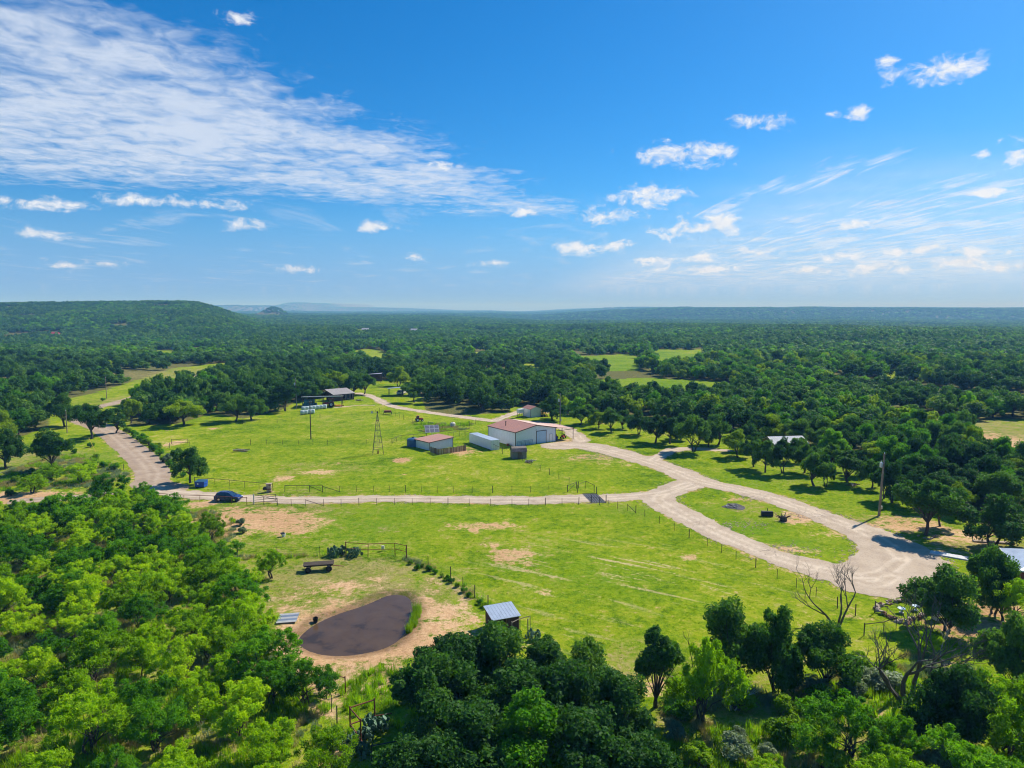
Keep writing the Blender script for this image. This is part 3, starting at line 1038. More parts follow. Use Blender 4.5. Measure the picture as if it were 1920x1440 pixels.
def tree(px, base, top=None, width=None, kind='oak', var=None, label='', group=None, cat='tree', name=None, mtl=None, pos=None, h=None, w=None, rz=None):
    """one tree: an Empty at its foot with a trunk and a crown"""
    if pos is None:
        p = at(px, base)
        x, y = p.x, p.y
    else:
        x, y = pos
    if h is None:
        h = height_at(px, top, y)
    if w is None:
        w = width / FPX * math.hypot(y, CAM_H - h * 0.5)
    k = var if var is not None else f'{kind}{rng.integers(0, 5)}'
    tm, cm, pw, ph = PROTO[k]
    nm = name or {'oak': 'oak_tree', 'oakm': 'oak_tree', 'slim': 'oak_tree', 'bush': 'oak_tree', 'mesq': 'mesquite_tree', 'shrub': 'shrub'}[k.rstrip('0123456789')]
    e = thing(nm, label, cat, (x, y, h1(x, y)), rng.random() * 6.28 if rz is None else rz, group)
    e.scale = (w / pw, w / pw, h / ph)
    link('trunk' if cat == 'tree' else 'stem', tm, e)
    c = link('crown' if cat == 'tree' else 'foliage', cm, e)
    if mtl:
        c.material_slots[0].link = 'OBJECT'
        c.material_slots[0].material = MATS[mtl]
    n_tree['oak' if k[:4] != 'mesq' and k[:5] != 'shrub' else 'mesquite'] += 1
    return e


def bare_tree(mb, p, d, length, r, depth, g, spread=0.6):
    """branching skeleton of a dead tree"""
    if depth == 0 or r < 0.008:
        return
    pts, rad = [p], [r]
    q, dd = p, d
    for i in range(3):
        dd = (dd + Vector((g.uniform(-.22, .22), g.uniform(-.22, .22), g.uniform(-.10, .16)))).normalized()
        q = q + dd * length / 3
        pts.append(q)
        rad.append(r * (1 - 0.13 * (i + 1)))
    mb.tube(pts, rad, 5 if depth > 2 else 3, False)
    for i in range(2 if depth > 4 else 3):
        nd = (dd + Vector((g.uniform(-1, 1), g.uniform(-1, 1), g.uniform(-.3, .55))) * spread).normalized()
        bare_tree(mb, pts[g.choice([2, 3])] if i else pts[3], nd, length * g.uniform(.6, .85), r * g.uniform(.48, .66), depth - 1, g, spread)


OAK = [   # base x, base y, top y, crown width (pixels), shape, leaf material, label
    (357, 906, 834, 66, 'oak1', None, 'round dark oak standing alone beside the blue dumpster at the road bend'),
    (172, 822, 754, 74, 'oak2', None, 'leaning oak crowding the left edge of the brown road above its bend'),
    (122, 800, 738, 66, 'oak0', None, 'dark spreading oak behind the short utility pole left of the brown road'),
    (218, 812, 758, 32, 'slim0', None, 'narrow dark tree at the right edge of the brown road'),
    (100, 885, 806, 84, 'oak3', None, 'low broad oak in the grass left of the brown road bend'),
    (12, 880, 800, 70, 'oak1', None, 'dark oak cut by the left edge of the photo beside the open field'),
    (442, 790, 738, 58, 'oak4', None, 'left one of the two dark oaks at the top left corner of the pasture'),
    (472, 788, 736, 56, 'oak1', None, 'right one of the two dark oaks at the top left corner of the pasture'),
    (345, 797, 748, 70, 'oak2', 'leaf_oak_yellow', 'yellow green oak on the wood edge above the pasture left corner'),
    (322, 792, 752, 48, 'oak0', None, 'dark oak pressed against the yellow green one at the wood edge'),
    (535, 771, 716, 54, 'oak3', None, 'oak with a clear trunk left of the round bales'),
    (663, 742, 699, 40, 'oak1', None, 'oak with forked trunk against the grey roofed shed'),
    (683, 739, 698, 40, 'oak4', None, 'oak by the drive end just right of the grey roofed shed'),
    (777, 754, 714, 44, 'oak2', None, 'small oak on the grass in front of the metal carport'),
    (748, 724, 688, 46, 'oak0', 'leaf_oak_yellow', 'round lime green oak behind the metal carport'),
    (604, 745, 706, 52, 'oak3', None, 'dark oak behind the hay shelter roof'),
    (628, 738, 694, 46, 'oak2', 'leaf_oak_yellow', 'yellowish oak rising behind the grey roofed shed'),
    (575, 752, 712, 50, 'oak1', None, 'oak behind the left end of the hay shelter'),
    (1036, 790, 742, 56, 'oak0', None, 'oak with thick trunk just right of the small red roofed shed'),
    (1044, 786, 738, 40, 'oak2', 'leaf_oak_yellow', 'yellow green oak behind the transformer pole near the barn'),
    (1122, 804, 770, 42, 'oak1', 'leaf_oak_yellow', 'lime topped oak leftmost in the row right of the barn carport'),
    (1146, 811, 766, 46, 'oak3', None, 'second oak from the barn in the row along the drive'),
    (1169, 804, 768, 40, 'oak4', None, 'slight oak behind the second of the row along the drive'),
    (1197, 816, 770, 48, 'oak0', None, 'grey green oak with thin trunk midway along the upper row'),
    (1229, 831, 777, 56, 'oak2', None, 'left oak of the close pair near the track turnoff'),
    (1256, 833, 779, 52, 'oak1', None, 'right oak of the close pair near the track turnoff'),
    (1301, 847, 778, 70, 'oak3', None, 'broad oak with stout trunk beside the side track'),
    (1346, 834, 772, 64, 'oak4', None, 'wide oak behind the side track, dark crown'),
    (1383, 858, 808, 60, 'oak0', 'leaf_oak_yellow', 'bright lime green oak at the end of the side track'),
    (1413, 876, 822, 48, 'oak2', None, 'small oak left of the leaning one on the shady lawn'),
    (1435, 886, 820, 52, 'oak1', None, 'leaning thin oak on the shady lawn'),
    (1492, 868, 818, 54, 'oak1', None, 'oak standing in front of the pale cabin roof'),
    (1467, 888, 822, 52, 'oak3', None, 'oak with twin thin trunks below the pale roof in the trees'),
    (1088, 797, 762, 40, 'oak4', None, 'small oak right behind the barn carport post'),
    (1104, 794, 758, 42, 'oak2', None, 'oak at the wood edge between the transformer pole and the lime topped oak'),
    (1276, 824, 776, 50, 'oak0', None, 'shaded oak behind the close pair near the track turnoff'),
    (1328, 838, 790, 46, 'oak1', None, 'oak between the broad stout one and the wide dark one by the side track'),
    (1508, 888, 832, 54, 'oak2', None, 'oak right of the twin trunked one below the pale roof'),
    (1612, 893, 842, 50, 'oak4', None, 'oak at the wood edge right of the straight trunked one'),
    (1702, 926, 868, 58, 'oak1', None, 'oak at the wood edge above the bare soil right of the tall pole'),
    (1718, 952, 884, 60, 'oak3', None, 'oak left of and behind the large double trunked one'),
    (1400, 845, 795, 56, 'oak3', None, 'dark oak behind the bright lime green one'),
    (1527, 911, 846, 66, 'oak4', None, 'round oak on the lawn with its shadow pool to the left'),
    (1548, 912, 852, 36, 'oak0', None, 'slim oak close behind the round one on the lawn'),
    (1560, 882, 830, 50, 'oak2', None, 'oak at the wood edge behind the lawn pair'),
    (1590, 905, 840, 54, 'slim1', None, 'straight trunked oak midway on the lawn left of the tall pole'),
    (1635, 915, 858, 48, 'oak1', None, 'oak just left of the tall utility pole'),
    (1657, 934, 862, 46, 'oak3', None, 'oak immediately behind the tall utility pole'),
    (1673, 941, 866, 60, 'oak0', None, 'broad oak right of the tall utility pole'),
    (1735, 1004, 895, 112, 'oak2', None, 'large double trunked oak whose shadow falls on the turning loop'),
    (1763, 986, 905, 62, 'oak4', None, 'oak tucked behind the large double trunked one'),
    (1784, 958, 905, 44, 'oak1', None, 'thin oak in the grass behind the large double trunked one'),
    (1797, 964, 906, 56, 'oak3', 'leaf_oak_yellow', 'yellow green oak right of the large double trunked one'),
    (1862, 1029, 930, 122, 'oak0', None, 'large dark oak beside the concrete walk to the house'),
    (1896, 1022, 938, 74, 'oak1', None, 'oak behind the corner of the house roof'),
    (1773, 1184, 1060, 128, 'bush3', None, 'oak with bare leaning trunk over the silver propane tank'),
    (1862, 1152, 1030, 92, 'bush2', None, 'dark oak in front of the house corner'),
    (1880, 1165, 1080, 50, 'slim0', None, 'slender tree right of the propane tank'),
    (1230, 1322, 1160, 80, 'slim1', None, 'tall slender dark tree at the foot of the mown pasture'),
    (1376, 1275, 1117, 138, 'bush4', None, 'big glossy dark oak at the lower edge of the mown pasture'),
    (1452, 1300, 1142, 100, 'bush1', None, 'dark oak between the big glossy oak and the leafless tree'),
    (1542, 1290, 1165, 120, 'bush0', None, 'broad dark oak below the leafless tree'),
    (1782, 1418, 1258, 140, 'bush2', None, 'oak on a straight grey trunk in the bottom right scrub'),
    (1898, 1300, 1148, 112, 'bush3', None, 'dark oak at the right edge below the house'),
    (860, 1320, 1190, 150, 'bush0', None, 'oak at the left front of the dark clump below the pond'),
    (930, 1300, 1168, 140, 'bush3', None, 'oak hiding the lower half of the small animal shelter'),
    (1010, 1310, 1195, 130, 'bush1', None, 'oak in the dark clump right of the animal shelter'),
    (1085, 1310, 1188, 120, 'bush4', None, 'oak on the far right shoulder of the dark clump'),
    (830, 1390, 1235, 170, 'bush2', None, 'oak on the left flank of the dark clump beside the rusty pipe frame'),
    (950, 1390, 1240, 180, 'bush4', None, 'oak in the middle of the dark clump below the pond'),
    (1060, 1400, 1240, 170, 'bush0', None, 'oak in the middle right of the dark clump'),
    (1150, 1400, 1255, 150, 'bush3', None, 'oak on the right flank of the dark clump'),
    (1010, 1480, 1310, 180, 'bush1', 'leaf_mesquite_deep', 'lighter green oak low in the dark clump at the bottom'),
    (880, 1490, 1330, 190, 'bush3', None, 'oak cut by the bottom edge at the left of the dark clump'),
    (1130, 1500, 1330, 190, 'bush2', None, 'oak cut by the bottom edge in the middle right of the clump'),
    (780, 1500, 1370, 150, 'bush4', None, 'oak at the bottom edge below the rusty pipe frame'),
    (1230, 1520, 1385, 150, 'bush1', None, 'oak at the bottom edge where the dark clump ends'),
]
MESQ = [
    (1318, 1352, 1190, 130, 'leaf_mesquite', 'yellow green mesquite between the slender tree and the big glossy oak'),
    (510, 1084, 1032, 62, 'leaf_mesquite', 'lone round mesquite left of the flatbed wagon'),
    (1585, 1425, 1312, 170, 'leaf_mesquite_deep', 'wide mesquite in the middle of the bottom right scrub'),
    (1680, 1440, 1345, 90, 'leaf_mesquite_deep', 'mesquite left of the straight grey trunk'),
    (1880, 1440, 1275, 170, 'leaf_mesquite', 'tall mesquite in the bottom right corner'),
    (1735, 1225, 1180, 50, 'leaf_mesquite', 'small green mesquite at the foot of the stone ring'),
    (1905, 1175, 1085, 90, 'leaf_mesquite', 'light green mesquite by the brick house'),
    (1680, 1520, 1400, 150, 'leaf_mesquite', 'yellow green mesquite at the bottom edge right of centre'),
    (1830, 1530, 1390, 170, 'leaf_mesquite_deep', 'mesquite at the bottom edge near the right corner'),
    (1440, 1470, 1425, 80, 'leaf_mesquite', 'low mesquite at the left of the bottom right scrub'),
    (575, 1320, 1240, 110, 'leaf_mesquite_deep', 'dark mesquite at the pipe fence corner below the pond'),
    (452, 1220, 1120, 120, 'leaf_mesquite', 'bright mesquite overhanging the metal sheets by the pond'),
    (490, 1290, 1180, 150, 'leaf_mesquite_deep', 'deep green mesquite left of the pond'),
    (420, 1075, 1012, 86, 'leaf_mesquite_deep', 'mesquite at the right end of the thicket beside the dirt patch'),
    (395, 1015, 960, 60, 'leaf_weed', 'low bright bush below the parked car'),
    (610, 1460, 1375, 120, 'leaf_mesquite', 'mesquite at the bottom edge left of the pipe frame'),
]
placed = []
for b in OAK:
    e = tree(b[0], b[1], b[2], b[3], var=b[4], mtl=b[5], label=b[6])
    placed.append((e.location.x, e.location.y))
for b in MESQ:
    e = tree(b[0], b[1], b[2], b[3], var=f'mesq{rng.integers(0, 6)}', mtl=b[4], label=b[5])
    placed.append((e.location.x, e.location.y))


def poisson(poly, dist, keep=None, box=None, tries=20000, avoid=(), seed=1):
    g = np.random.default_rng(seed)
    xs_ = [p[0] for p in poly]
    ys_ = [p[1] for p in poly]
    out = []
    cell = {}
    P = np.column_stack([g.uniform(min(xs_), max(xs_), tries), g.uniform(min(ys_), max(ys_), tries)])
    ok = inside(P[:, 0], P[:, 1], poly)
    if keep is not None:
        ok &= keep(P[:, 0], P[:, 1])
    for q in avoid:
        ok &= np.hypot(P[:, 0] - q[0], P[:, 1] - q[1]) > dist * 0.75
    for p in P[ok]:
        i, j = int(p[0] // dist), int(p[1] // dist)
        if all((p[0] - q[0]) ** 2 + (p[1] - q[1]) ** 2 > dist * dist for a in (-1, 0, 1) for b in (-1, 0, 1) for q in cell.get((i + a, j + b), ())):
            cell.setdefault((i, j), []).append(p)
            out.append((float(p[0]), float(p[1])))
    return out


# --- the mesquite thicket at the lower left
thick = gpx([(-420, 1010), (-60, 985), (60, 975), (150, 965), (240, 955), (320, 985), (395, 1040), (430, 1090), (455, 1130), (490, 1200), (525, 1280), (545, 1330), (520, 1400), (560, 1460), (600, 1560), (620, 1640), (-500, 1640)])
spots = poisson(thick, 4.1, avoid=placed, tries=9000, seed=5)


NTH = ['first', 'second', 'third', 'fourth', 'fifth', 'sixth', 'seventh', 'eighth', 'ninth', 'tenth', 'eleventh', 'twelfth', 'thirteenth', 'fourteenth', 'fifteenth', 'sixteenth']


def rows_of(pts, per):
    """sort points into rows by distance, nearest row first, and number each from the left as seen"""
    pts = sorted(pts, key=lambda q_: q_[1])
    out = []
    for r_ in range(0, len(pts), per):
        row_ = sorted(pts[r_:r_ + per], key=lambda q_: q_[0] / q_[1])
        out += [(q_[0], q_[1], r_ // per, i_) for i_, q_ in enumerate(row_)]
    return out


for x, y, row, col in rows_of(spots, 12):
    hgt = rng.uniform(3.2, 5.4)
    deep = rng.random() < 0.30
    size = 'low' if hgt < 4.0 else ('tall' if hgt > 4.8 else 'rounded')
    tree(0, 0, pos=(x, y), h=hgt, w=hgt * rng.uniform(1.1, 1.45), var=f'mesq{rng.integers(0, 6)}', mtl='leaf_mesquite_deep' if deep else 'leaf_mesquite',
         label=f"{size} {'deep' if deep else 'bright'} green mesquite, {NTH[col]} from left in {NTH[min(row, 15)]} row of lower left thicket", group='mesquites of the lower left thicket')
    placed.append((x, y))
# a few mesquites along the road bend and the left field
for px, py, top, wd, lab in [(150, 905, 868, 60, 'yellow green mesquite along the fence left of the road bend'), (95, 900, 872, 56, 'mesquite at the left field fence'),
                             (205, 945, 888, 84, 'dark mesquite behind the thicket at the road bend'), (265, 945, 905, 44, 'small mesquite at the near side of the road bend'),
                             (60, 925, 890, 60, 'mesquite between the left field and the orange dirt'), (300, 975, 918, 100, 'feathery mesquite right behind the thicket near the pipe fence'), (125, 985, 925, 120, 'wide mesquite below the orange dirt')]:
    e = tree(px, py, top, wd, var=f'mesq{rng.integers(0, 6)}', mtl='leaf_mesquite_deep' if py > 940 else 'leaf_mesquite', label=lab)
    placed.append((e.location.x, e.location.y))

# --- dense woods: the nearest trees singly, the mass behind as one object
fan = [(-140, 60), (140, 60), (3300, 3200), (-3300, 3200)]


def woods(X, Y):
    return ~open_ground(X, Y) & (any_road(X, Y) > 1.5)


def fan_scatter(r0, r1, dist, seed, half=0.74):
    """jittered points in a wedge of land before the camera, thinned where the land is open"""
    g = np.random.default_rng(seed)
    rows = np.arange(r0, r1, dist)
    pts = []
    for i, y in enumerate(rows):
        w = y * half * 1.18 + 40
        xs_ = np.arange(-w, w, dist) + (i % 2) * dist / 2
        pts.append(np.column_stack([xs_ + g.uniform(-.42, .42, len(xs_)) * dist, np.full(len(xs_), y) + g.uniform(-.42, .42, len(xs_)) * dist]))
    P = np.concatenate(pts)
    return P


P1 = fan_scatter(80, 460, 6.4, 3)
P1 = P1[woods(P1[:, 0], P1[:, 1])]
P1 = P1[(P1[:, 1] > 100) | (np.abs(P1[:, 0]) > 75)]
gaps = vnoise(P1[:, 0], P1[:, 1], 34, 77, 2)
P1 = P1[gaps > 0.36]
for q in placed:
    P1 = P1[np.hypot(P1[:, 0] - q[0], P1[:, 1] - q[1]) > 4.2]
vis = np.abs(P1[:, 0]) < P1[:, 1] * 0.745 + 6
order = np.argsort(np.where(vis, P1[:, 1], 1e6), kind='stable')
P1 = P1[order]
N_SINGLE = 300 - n_tree['oak']
single, rest = P1[:N_SINGLE], P1[N_SINGLE:]


def zone(x, y):
    u = CX + FPX * x / y
    if u < 260:
        return 'woods left of brown road', 'oaks of the woods left of the brown road'
    if u < 700:
        return 'strip above the pasture', 'oaks of the strip above the pasture'
    if u < 960:
        return 'block beyond the drive', 'oaks beyond the drive'
    if u < 1330:
        return 'woods right of barn', 'oaks of the woods behind the barn row'
    if u < 1620:
        return 'woods round pale roof', 'oaks of the woods round the pale roof'
    return 'woods right of tall pole', 'oaks of the woods right of the tall pole'


zones = {}
for x, y in single:
    zones.setdefault(zone(x, y), []).append((float(x), float(y)))
for (zl, zg), pts_ in zones.items():
    for x, y, row, col in rows_of(pts_, 10):
        hgt = rng.uniform(5.6, 8.6)
        wd = rng.uniform(5.8, 9.2)
        yel = rng.random() < 0.12
        mid_ = rng.random() < 0.2
        b = ('tall ' if hgt > 7.6 else ('low ' if hgt < 6.5 else '')) + ('broad' if wd > 8 else ('narrow' if wd < 6.9 else 'round'))
        v = (f'bush{rng.integers(0, 5)}' if y < 190 else f'oakm{rng.integers(0, 5)}')
        tree(0, 0, pos=(x, y), h=hgt, w=wd, var=v, mtl='leaf_oak_yellow' if yel else ('leaf_mesquite_deep' if mid_ else None),
             label=f"{b} {'lime' if yel else ('mid green' if mid_ else 'dark')} oak, {NTH[col]} from left in {NTH[min(row, 15)]} row, {zl}", group=zg)


def scatter_group(name, coll):
    ng = bpy.data.node_groups.new(name, 'GeometryNodeTree')
    ng.interface.new_socket('Geometry', in_out='INPUT', socket_type='NodeSocketGeometry')
    ng.interface.new_socket('Geometry', in_out='OUTPUT', socket_type='NodeSocketGeometry')
    nd, ln = ng.nodes, ng.links
    gi, go = nd.new('NodeGroupInput'), nd.new('NodeGroupOutput')
    ci = nd.new('GeometryNodeCollectionInfo')
    ci.inputs['Collection'].default_value = coll
    ci.inputs['Separate Children'].default_value = True
    ci.inputs['Reset Children'].default_value = True
    ip = nd.new('GeometryNodeInstanceOnPoints')
    ip.inputs['Pick Instance'].default_value = True

    def named(a, t):
        q = nd.new('GeometryNodeInputNamedAttribute')
        q.data_type = t
        q.inputs['Name'].default_value = a
        return q.outputs[0]
    ln.new(gi.outputs[0], ip.inputs['Points'])
    ln.new(ci.outputs[0], ip.inputs['Instance'])
    ln.new(named('pick', 'INT'), ip.inputs['Instance Index'])
    ln.new(named('scl', 'FLOAT_VECTOR'), ip.inputs['Scale'])
    ln.new(named('rot', 'FLOAT_VECTOR'), ip.inputs['Rotation'])
    ln.new(ip.outputs[0], go.inputs[0])
    return ng


def scatter(name, label, cat, P, Z, pick, sx, sz, meshes, tilt=0.0):
    """one object whose points carry copies of the given meshes"""
    coll = bpy.data.collections.new(name + '_source')
    for i, me in enumerate(meshes):
        coll.objects.link(bpy.data.objects.new(f'{name}_{i:02d}', me))
    n = len(P)
    me = bpy.data.meshes.new(name)
    me.vertices.add(n)
    me.vertices.foreach_set('co', np.column_stack([P, Z]).astype(np.float32).ravel())
    a = me.attributes.new('pick', 'INT', 'POINT')
    a.data.foreach_set('value', np.asarray(pick, np.int32))
    a = me.attributes.new('scl', 'FLOAT_VECTOR', 'POINT')
    a.data.foreach_set('vector', np.column_stack([sx, sx, sz]).astype(np.float32).ravel())
    a = me.attributes.new('rot', 'FLOAT_VECTOR', 'POINT')
    g = np.random.default_rng(n)
    a.data.foreach_set('vector', np.column_stack([g.normal(size=n) * tilt, g.normal(size=n) * tilt, g.random(n) * 6.283]).astype(np.float32).ravel())
    o = link(name, me)
    md = o.modifiers.new('scatter', 'NODES')
    md.node_group = scatter_group(name, coll)
    return tag(o, label, cat, kind='stuff')


def tinted(key, mtl):
    me = PROTO[key][1].copy()
    me.materials.clear()
    me.materials.append(MATS[mtl])
    return me


P2 = fan_scatter(460, 1500, 7.8, 4)
P2 = P2[~open_ground(P2[:, 0], P2[:, 1])]
P2 = P2[vnoise(P2[:, 0], P2[:, 1], 45, 78, 2) > 0.36]
P3 = fan_scatter(1500, 3200, 11.0, 6)
P3 = P3[~open_ground(P3[:, 0], P3[:, 1])]
P4 = fan_scatter(3200, 6500, 26.0, 8)
P5 = fan_scatter(6500, 12500, 60.0, 9)
FP = np.concatenate([rest, P2, P3, P4, P5])
dist = FP[:, 1]
yl = rng.random(len(FP)) < 0.34 * S((vnoise(FP[:, 0], FP[:, 1], 90, 55, 2) - 0.35) / 0.3)
isn = dist < 460
pick = np.where(isn, rng.integers(0, 5, len(FP)), 5 + rng.integers(0, 4, len(FP)))
pick = np.where(yl & ~isn, 9 + rng.integers(0, 2, len(FP)), pick)
pick = np.where(yl & isn, 11 + (rng.random(len(FP)) < 0.65), pick)
grow_ = np.where(dist > 6500, 4.0, np.where(dist > 3200, 2.2, np.where(dist > 1500, 1.35, 1.0)))
sx = np.where(isn, rng.uniform(0.75, 1.15, len(FP)), rng.uniform(0.8, 1.55, len(FP))) * grow_
sz = rng.uniform(0.7, 1.15, len(FP)) * (0.72 + 0.6 * vnoise(FP[:, 0], FP[:, 1], 130, 66, 2)) * np.where(dist > 3200, 1.35, 1.0)
scatter('far_woodland', 'unbroken dark oak woodland stretching back to the hills', 'woodland', FP, H(FP[:, 0], FP[:, 1]) - 0.2, pick, sx, sz,
        [PROTO[f'oakm{i}'][1] for i in range(5)] + [PROTO[f'far{i}'][1] for i in range(4)] + [tinted('far0', 'leaf_mesquite_deep'), tinted('far2', 'leaf_mesquite_deep'), tinted('oakm1', 'leaf_oak_yellow'), tinted('oakm3', 'leaf_mesquite_deep')])

# ------------------------------------------------------------------ buildings
def frame_at(px, py, deg):
    p = at(px, py)
    return (p.x, p.y, h1(p.x, p.y)), R(deg)


def ribbed(mb, x0, x1, y, z0, z1f, step=0.75, out=-1, w=0.05, t=0.022):
    """upright ribs on a wall that lies along x"""
    x = x0 + step
    while x < x1 - 0.1:
        mb.box(x - w / 2, x + w / 2, min(y, y + out * t), max(y, y + out * t), z0, z1f(x))
        x += step


def ribbed_side(mb, y0, y1, x, z0, z1, step=0.75, out=-1, w=0.05, t=0.022):
    y = y0 + step
    while y < y1 - 0.1:
        mb.box(min(x, x + out * t), max(x, x + out * t), y - w / 2, y + w / 2, z0, z1)
        y += step


def roof_plane(mb, a, b, c, d, t=0.06, ribs=0, rib_h=0.035):
    """sheet a-b (eave) c-d (ridge side), with ribs running from eave to ridge"""
    a, b, c, d = map(Vector, (a, b, c, d))
    mb.slab([a, b, c, d], t)
    for i in range(1, ribs):
        u = i / ribs
        p, q = a.lerp(b, u), d.lerp(c, u)
        s = (b - a).normalized() * 0.04
        up = Vector((0, 0, rib_h))
        mb.add([p - s, p + s, q + s, q - s, p + up, q + up], [(0, 1, 4), (3, 5, 2), (1, 2, 5, 4), (0, 4, 5, 3)])


# --- the big metal barn with its open lean-to
loc, rz = frame_at(966.7, 837.5, 35.5)
barn = thing('metal_barn', 'large white metal barn with brick red roof and open carport on its right', 'barn', loc, rz)
W, L, E, P = 13.2, 12.6, 3.75, 5.0
mb = MB().prism([(0, 0), (W, 0), (W, E), (W / 2, P), (0, E)], 'y', 0, 0.12)
ribbed(mb, 0, W, 0.0, 0.05, lambda x: (E + (P - E) * (1 - abs(x - W / 2) / (W / 2))) - 0.12)
mb.build('front_wall', MATS['wall_blue_white'], barn)
mb = MB().prism([(0, 0), (W, 0), (W, E), (W / 2, P), (0, E)], 'y', L - 0.12, L)
mb.build('back_wall', MATS['wall_white'], barn)
mb = MB().box(0, 0.12, 0.12, L - 0.12, 0, E - 0.02)
ribbed_side(mb, 0.12, L - 0.12, 0.0, 0.05, E - 0.1)
mb.build('side_wall', MATS['wall_white'], barn)
mb = MB().box(W - 0.12, W, 0.12, L - 0.12, 0, E - 0.02)
ribbed_side(mb, 0.12, L - 0.12, W, 0.05, E - 0.1, out=1)
mb.build('side_wall', MATS['wall_white'], barn)
ov, up = 0.28, 0.09
for s in (0, 1):
    mb = MB()
    xe, xr = (-ov if s == 0 else W + ov), W / 2
    ze = E + up - ov * (P - E) / (W / 2)
    roof_plane(mb, (xe, -ov, ze), (xe, L + ov, ze), (xr, L + ov, P + up), (xr, -ov, P + up), 0.07, 20)
    mb.build('roof', MATS['roof_red'], barn)
mb = MB().prism([(W / 2 - .22, P + up - .03), (W / 2, P + up + .06), (W / 2 + .22, P + up - .03)], 'y', -ov, L + ov)
mb.build('ridge_cap', MATS['roof_red'], barn)
mb = MB()
for xa, xb in ((-ov, W / 2), (W + ov, W / 2)):
    za, zb = E + up - ov * (P - E) / (W / 2), P + up
    mb.slab([(xa, -ov - .05, za), (xb, -ov - .05, zb), (xb, -ov - .002, zb), (xa, -ov - .002, za)], 0.2)
mb.build('gable_trim', MATS['trim_brown'], barn)
MB().box(-ov - .06, -ov - .002, -ov, L + ov, E - .14, E + .02).build('eave_trim', MATS['trim_brown'], barn)
for x in (0, W):
    MB().box(x - .07, x + .07, -.05, .09, 0, E - .03).build('corner_trim', MATS['trim_brown'], barn)
MB().box(-.05, .02, L - .06, L + .04, 0, E - .03).build('corner_trim', MATS['trim_brown'], barn)
d = MB().box(6.75, 9.85, -.06, -.024, 0.03, 3.25)
for k in range(1, 8):
    d.box(6.75, 9.85, -.075, -.055, 0.03 + k * .4, 0.05 + k * .4)
dr = d.build('overhead_door', MATS['door_blue'], barn)
fr = MB().box(6.6, 6.75, -.09, -.02, 0, 3.4).box(9.85, 10.0, -.09, -.02, 0, 3.4).box(6.75, 9.85, -.09, -.02, 3.25, 3.4)
fr.build('door_frame', MATS['trim_brown'], dr)
wd = MB().box(11.05, 11.95, -.05, -.024, 0.05, 2.1).build('walk_door', MATS['door_white'], barn)
MB().box(10.95, 11.05, -.07, -.02, 0, 2.2).box(11.95, 12.05, -.07, -.02, 0, 2.2).box(11.05, 11.95, -.07, -.02, 2.1, 2.2).build('door_frame', MATS['roof_grey'], wd)
MB().tube([(11.83, -.06, 1.05), (11.83, -.12, 1.05)], .035, 6).build('door_handle', MATS['dark_steel'], wd)
MB().box(6.45, 6.75, -.16, -.03, 3.62, 3.8).build('wall_lamp', MATS['roof_grey'], barn)
MB().tube([(2.2, 7.5, 4.1), (2.2, 7.5, 5.25)], .11, 8).lathe([(.2, 5.2), (.2, 5.35), (.02, 5.45)], 8, (2.2, 7.5, 0)).build('vent_pipe', MATS['dark_steel'], barn)
mb = MB()
roof_plane(mb, (19.4, -.25, 2.95), (19.4, 9.5, 2.95), (W + ov + .03, 9.5, 3.74), (W + ov + .03, -.25, 3.74), 0.06, 16)
mb.build('carport_roof', MATS['roof_red'], barn)
MB().box(W + .1, 19.42, -.31, -.252, 2.72, 2.86).build('carport_beam', MATS['trim_brown'], barn)
MB().box(19.4, 19.46, -.25, 9.5, 2.78, 2.96).build('carport_beam', MATS['trim_brown'], barn)
for x, y in ((19.2, -.1), (19.2, 4.6), (19.2, 9.3), (15.9, 9.3)):
    MB().box(x - .06, x + .06, y - .06, y + .06, -.1, 2.74).build('carport_post', MATS['trim_brown'], barn)


def local(o, x, y, z=0.0):
    c, s = math.cos(o.rotation_euler.z), math.sin(o.rotation_euler.z)
    return (o.location.x + c * x - s * y, o.location.y + s * x + c * y, o.location.z + z)


# pipe panels leaning on the barn
for i, x in enumerate((0.35, 2.85)):
    q = thing('gate_panel', ['left pipe gate panel leaning on the barn front wall', 'right pipe gate panel leaning on the barn front wall'][i], 'gate panel', local(barn, x, -.55), rz, 'panels leaning on the barn')
    for k in range(5):
        MB().tube([(0, k * .08, .12 + k * .3), (2.4, k * .08, .12 + k * .3)], .03, 5).build('rail', MATS['tank_blue'], q)
    for xx in (0, 1.2, 2.4):
        MB().tube([(xx, -.02, .05), (xx, .34, 1.36)], .03, 5).build('upright', MATS['tank_blue'], q)


def mower(loc_, rot, label, mtl, hood='black_rubber'):
    q = thing('riding_mower', label, 'mower', loc_, rot)
    MB().box(-.45, .45, -.75, .55, .32, .55).build('deck', MATS[mtl], q, .04)
    MB().prism([(.1, .5), (.1, .95), (.75, .85), (.85, .55)], 'x', -.28, .28).build('hood', MATS[mtl], q, .04)
    MB().box(-.25, .25, -.62, -.15, .55, .68).box(-.25, .25, -.68, -.58, .68, 1.05).build('seat', MATS['black_rubber'], q, .03)
    MB().tube([(0, .25, .9), (0, .02, 1.12)], .03, 6).build('steering_column', MATS['dark_steel'], q)
    for x, y, r_ in ((-.5, -.45, .33), (.5, -.45, .33), (-.42, .72, .24), (.42, .72, .24)):
        MB().lathe([(r_ * .6, -.1), (r_, -.09), (r_, .09), (r_ * .6, .1)], 12, (x, y, r_), 'x').build('wheel', MATS['black_rubber'], q)
    return q


